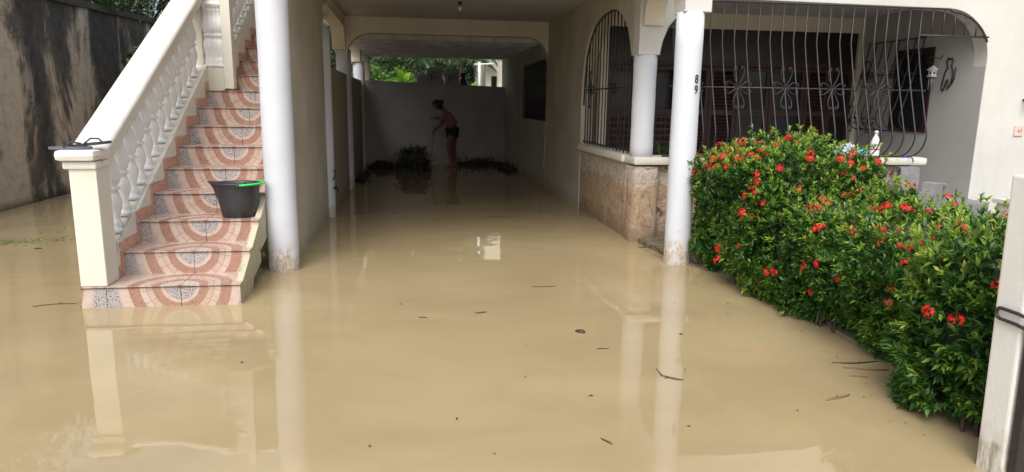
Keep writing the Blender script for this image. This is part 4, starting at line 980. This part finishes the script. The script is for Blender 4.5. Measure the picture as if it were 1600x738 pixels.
# porch sill clutter
def bottle():
    T = thing('bottle', (5.36, 7.42, .946), 'white plastic bottle with a red-printed label standing on the porch sill', 'bottle')
    mb = MB(); mb.lathe([(.052, 0), (.056, .01), (.056, .15), (.050, .18), (.030, .225), (.018, .245), (.018, .26)], (0, 0, 0), 24, 1, .8); mb.build('bottle_body', 'whiteplastic', T)
    mb = MB(); mb.lathe([(.021, .26), (.021, .295), (.015, .30)], (0, 0, 0), 16); mb.build('cap', 'whiteplastic', T)
    mb = MB(); mb.lathe([(.0566, .075), (.0566, .09)], (0, 0, 0), 24, 1, .8, caps=False); mb.build('label_band', 'redlabel', T)
bottle()
def crumple(name, loc, sc, seed, mat, label, cat, disp=.5):
    bm = bmesh.new(); bmesh.ops.create_icosphere(bm, subdivisions=5, radius=1)
    for v in bm.verts:
        d = v.co.copy(); k_ = 1+disp*(abs(noise.noise(d*1.7+Vector((seed, 0, 0))))*1.2+abs(noise.noise(d*4.1+Vector((0, seed, 0))))*.7-.5); v.co = Vector((d.x*sc[0]*k_, d.y*sc[1]*k_, max(0, (d.z*k_+.6))*sc[2]))
    me = bpy.data.meshes.new(name); bm.to_mesh(me); bm.free(); o = link(name, me, mat); o.location = loc; return tag(o, label, cat)
crumple('plastic_bag', (5.02, 7.45, .946), (.13, .09, .07), 2, 'bag', 'crumpled translucent plastic bag on the porch sill left of the bottle', 'plastic bag', .9)
crumple('plastic_wrap', (5.20, 7.43, .946), (.07, .06, .05), 5, 'teal', 'crumpled turquoise plastic wrap between the clear bag and the bottle', 'plastic wrap', .9)
mb = MB(); mb.box(4.78, 5.05, 7.44, 7.60, .946, .965); tag(mb.build('tray', 'black', bevel=.006), 'flat black tray lying on the porch sill under the plastic bag', 'tray'); 
bpy.data.objects['plastic_bag'].location.z = .966
mb = MB(); mb.tube([(5.60, 7.27, .95), (5.63, 7.25, .96), (5.66, 7.27, .955), (5.69, 7.25, .96), (5.72, 7.235, .94), (5.725, 7.228, .90)], .006, 6); mb.tube([(5.62, 7.25, .955), (5.64, 7.28, .975), (5.67, 7.25, .965)], .006, 6)
tag(mb.build('string', 'blue'), 'short knotted blue plastic string on the right end of the porch sill', 'string')
# wind chime, hook and metal cat ornament on the porch wall
T = thing('wind_chime', (6.50, 8.06, 1.98), 'small white house-shaped wind chime hanging from a curled hook on the porch wall', 'wind chime')
mb = MB(); mb.tube([(.075, -.05, .18), (.06, -.05, .14), (.02, 0, .15), (-.03, .02, .17), (-.05, .05, .13), (-.03, .07, .09), (0, .04, .1), (0, 0, .09)], .006, 6); mb.build('hook', 'iron', T)
mb = MB(); mb.box(-.03, .03, -.03, .03, -.07, 0); mb.add([(-.05, -.05, 0), (.05, -.05, 0), (.05, .05, 0), (-.05, .05, 0), (0, 0, .06)], [(0,1,4),(1,2,4),(2,3,4),(3,0,4),(0,3,2,1)]); mb.box(-.042, .042, -.042, .042, -.082, -.07); mb.build('little_house', 'whiteplastic', T)
mb = MB(); mb.box(-.0325, -.03, -.012, .012, -.05, -.02); mb.box(-.012, .012, -.0325, -.03, -.05, -.02); mb.build('little_window', 'black', T)
mb = MB()
for dx, dy, l in ((-.02, -.02, .17), (.02, -.02, .2), (.02, .02, .18), (-.02, .02, .21)): mb.tube([(dx, dy, -.082), (dx, dy, -l-.03)], .005, 6)
mb.build('chimes', simple('chime_metal', (.5, .5, .5), .3, .8), T)
mb = MB(); oc = [(0, 0), (.035, .05), (.05, .14), (.045, .22), (.02, .28), (.035, .34), (.015, .37), (-.01, .36), (-.035, .38), (-.05, .33), (-.03, .26), (-.06, .2), (-.075, .1), (-.085, .02), (-.06, -.02), (-.04, .03), (-.03, .1), (-.01, .12), (.0, .06)]
mb.tube([(6.565, 7.86-a_*1.2, 1.74+b_) for a_, b_ in oc], .010, 6, closed=True); mb.tube([(6.565, 7.86-.06, 1.80), (6.565, 7.77, 1.86), (6.565, 7.76, 2.0)], .008, 6)
tag(mb.build('wall_ornament', 'iron'), 'bent dark metal animal outline hung on the porch side wall beside the wind chime', 'wall ornament')
# electrical things on the facade at the right
T = thing('wall_socket', (7.10, 7.318, 1.25), 'pale pink socket plate with brown marks on the facade at the right edge', 'wall socket')
mb = MB(); mb.box(-.045, .075, -.015, 0, -.05, .07); mb.build('plate', 'plate', T, bevel=.004)
mb = MB(); mb.box(.0, .012, -.018, -.0155, .0, .02); mb.box(.02, .03, -.018, -.0155, -.01, .0); mb.box(.035, .045, -.018, -.0155, .01, .03); mb.build('brown_marks', 'brown', T)
mb = MB(); mb.tube([(7.12, 7.318, 1.62), (7.12, 7.27, 1.60), (7.11, 7.25, 1.54), (7.13, 7.26, 1.50)], .012, 6); tag(mb.build('wall_hook', 'iron'), 'small dark metal hook on the facade above the pink socket plate', 'hook')
# clothes peg / small white clip hanging at the porch grille, bulb, cable, tap marks
T = thing('ceiling_bulb', (.72, 10.2, 2.9), 'bare bulb holder on the carport ceiling', 'light bulb')
mb = MB(); mb.lathe([(.022, -.05), (.026, -.03), (.032, 0)], (0, 0, 0), 16); mb.build('holder', 'black', T)
mb = MB(); mb.lathe([(.002, -.125), (.022, -.12), (.03, -.10), (.026, -.075), (.015, -.051)], (0, 0, 0), 16); mb.build('bulb', 'bulb', T)
mb = MB(); mb.tube([(XR-.005, 12.40, 1.19), (XR-.008, 12.41, .9), (XR-.01, 12.44, .6), (XR-.005, 12.5, .45), (XR-.01, 12.52, .38)], .006, 5)
tag(mb.build('hanging_cable', simple('pale_cable', (.5, .48, .42), .6)), 'thin pale cable hanging down the wall below the barred carport window', 'cable')
T = thing('tap', (XL+.08, 9.26, .38), 'rusty water tap fixed low on the slim white column in the carport', 'tap')
mb = MB(); mb.tube([(-.02, -.02, .0), (.03, -.05, 0), (.035, -.055, -.05)], .012, 8); mb.lathe([(.02, 0), (.02, .02)], (.01, -.04, .015), 10); mb.build('spout', 'rust', T)
mb = MB(); mb.tube([(-.02, -.03, .12), (0, -.05, .15), (.01, -.05, .22), (-.01, -.04, .24)], .009, 6); mb.build('valve', 'rust', T)
# agave in the porch
T = broadleaf('agave', (3.0, 8.1, .46), 14, .75, .022, 21, 'spiky narrow-leaved plant behind the porch bars, between the two white columns', 'frond', h0=.35)

# ================================================================ FLOATING BITS
tws = [((1.11, 4.32), .07, .020, 2.4, 'thick short dark twig'), ((1.42, 3.50), .16, .006, 2.6, 'thin dark curved twig, its end sticking out of the water'), ((2.21, 3.13), .17, .009, .5, 'brown stick near the bush'),
       ((1.09, 5.50), .20, .005, 0.0, 'long thin dark twig at the shadow edge'), ((.49, 4.82), .09, .007, .1, 'short dark twig left of the thick one'), ((.86, 2.81), .07, .005, 1.9, 'small bent twig near the bottom of the picture'),
       ((1.17, 3.98), .08, .004, -.1, 'fine twig below the thick one'), ((.07, 4.74), .06, .006, .1, 'tiny brown twig left of centre'), ((2.50, 3.38), .10, .006, -.1, 'straight brown twig close to the bush'),
       ((2.62, 3.49), .26, .008, -.15, 'long dry stick lying out from the bush'), ((2.63, 3.60), .30, .006, -.12, 'long thin stick beside the dry one by the bush'), ((-3.73, 7.43), .06, .012, .2, 'small dark chip below the green weed'), ((2.55, 7.0), .30, .008, .1, 'dark twig touching the stone corner'), ((-2.6, 5.32), .28, .006, .25, 'wet straw against the newel post')]
for i, ((x, y), L, r_, a_, lb) in enumerate(tws):
    mb = MB(); d = Vector((math.cos(a_), math.sin(a_), 0)); sd_ = Vector((-d.y, d.x, 0)); c = Vector((x, y, .002))
    pts = [c+d*(t_-.5)*L+sd_*(.10*L*math.sin(t_*3+i))+Vector((0, 0, (.035 if i == 1 and t_ > .8 else 0))) for t_ in (0, .25, .5, .75, 1)]
    mb.tube(pts, [r_*.5, r_, r_*.9, r_*.8, r_*.35], 6); 
    if L > .12: mb.tube([pts[2], pts[2]+sd_*L*.16+d*L*.12], [r_*.5, r_*.2], 5)
    tag(mb.build('twig', 'drytwig' if i in (2, 8, 9) else 'twig'), lb+' floating on the muddy water', 'twig', 'twigs floating on the flood')
rg = random.Random(4)
lp = [((.62, 3.6), 'a'), ((1.9, 3.0), 'b'), ((-.2, 2.9), 'c'), ((.35, 2.75), 'd'), ((1.55, 3.6), 'e'), ((2.3, 4.6), 'f'), ((.9, 3.3), 'g'), ((-1.0, 4.0), 'h'), ((-.1, 5.1), 'i'), ((1.3, 2.9), 'j'), ((.2, 3.1), 'k'), ((2.0, 4.9), 'l'), ((-2.9, 3.4), 'm'), ((.7, 4.1), 'n'), ((-.6, 4.8), 'o'), ((1.75, 4.2), 'p')]
for (x, y), _ in lp:
    L = rg.uniform(.018, .035); v, f = leaves(np.array([[x, y, .004]]), np.array([[math.cos(x*7), math.sin(x*7), 0.0]]), np.array([L]), np.array([L*.22]), 0)
    tag(leafmesh('fallen_leaf', v, f, ['twig']), 'tiny dark dead leaf floating on the open muddy water', 'leaf', 'small dead leaves on the water')
rng = np.random.default_rng(8); n = 420
cx = np.concatenate([rng.normal(-4.3, .35, n), rng.normal(-3.3, .5, 90)]); cy = np.concatenate([7.75+rng.normal(0, .10, n)+(cx[:n]+4.3)*.35, rng.normal(8.6, .25, 90)])
b = np.stack([cx, cy, np.full(len(cx), .003)], 1); L = rng.uniform(.02, .05, len(b)); v, f = leaves(b, rng.normal(size=b.shape)*np.array([1, .5, .08]), L, L*.15, 0)
tag(leafmesh('floating_weed', v, f, ['grass']), 'loose green weed floating on the water below the mould-streaked wall', 'weed', kind='stuff')

path = [(2.42, 7.2), (2.48, 6.3), (2.60, 5.9), (2.58, 5.2), (2.62, 4.5), (2.62, 3.7), (2.5, 3.2), (2.38, 2.7)]
pp = []
for i in range(len(path)-1):
    k_ = 20; t_ = rng.random(k_); pp.append(np.stack([path[i][0]+(path[i+1][0]-path[i][0])*t_-np.abs(rng.normal(0, .09, k_)), path[i][1]+(path[i+1][1]-path[i][1])*t_, np.full(k_, .003)], 1))
pp.append(np.stack([rng.uniform(-1.27, -1.0, 40), rng.normal(6.05, .12, 40), np.full(40, .003)], 1)); pp.append(np.stack([rng.uniform(-2.5, -2.38, 20), rng.normal(5.35, .2, 20), np.full(20, .003)], 1))
pp = np.concatenate(pp); L = rng.uniform(.006, .020, len(pp)); v, f = leaves(pp, rng.normal(size=pp.shape)*np.array([1, 1, .05]), L, L*rng.uniform(.08, .35, len(pp)), 0)
tag(leafmesh('floating_litter', v, f, ['twig', 'drytwig', 'grass'], None, np.repeat(rng.integers(0, 3, len(pp)), 4)), 'specks of dead leaf and chaff drifting along the foot of the bushes', 'litter', kind='stuff')
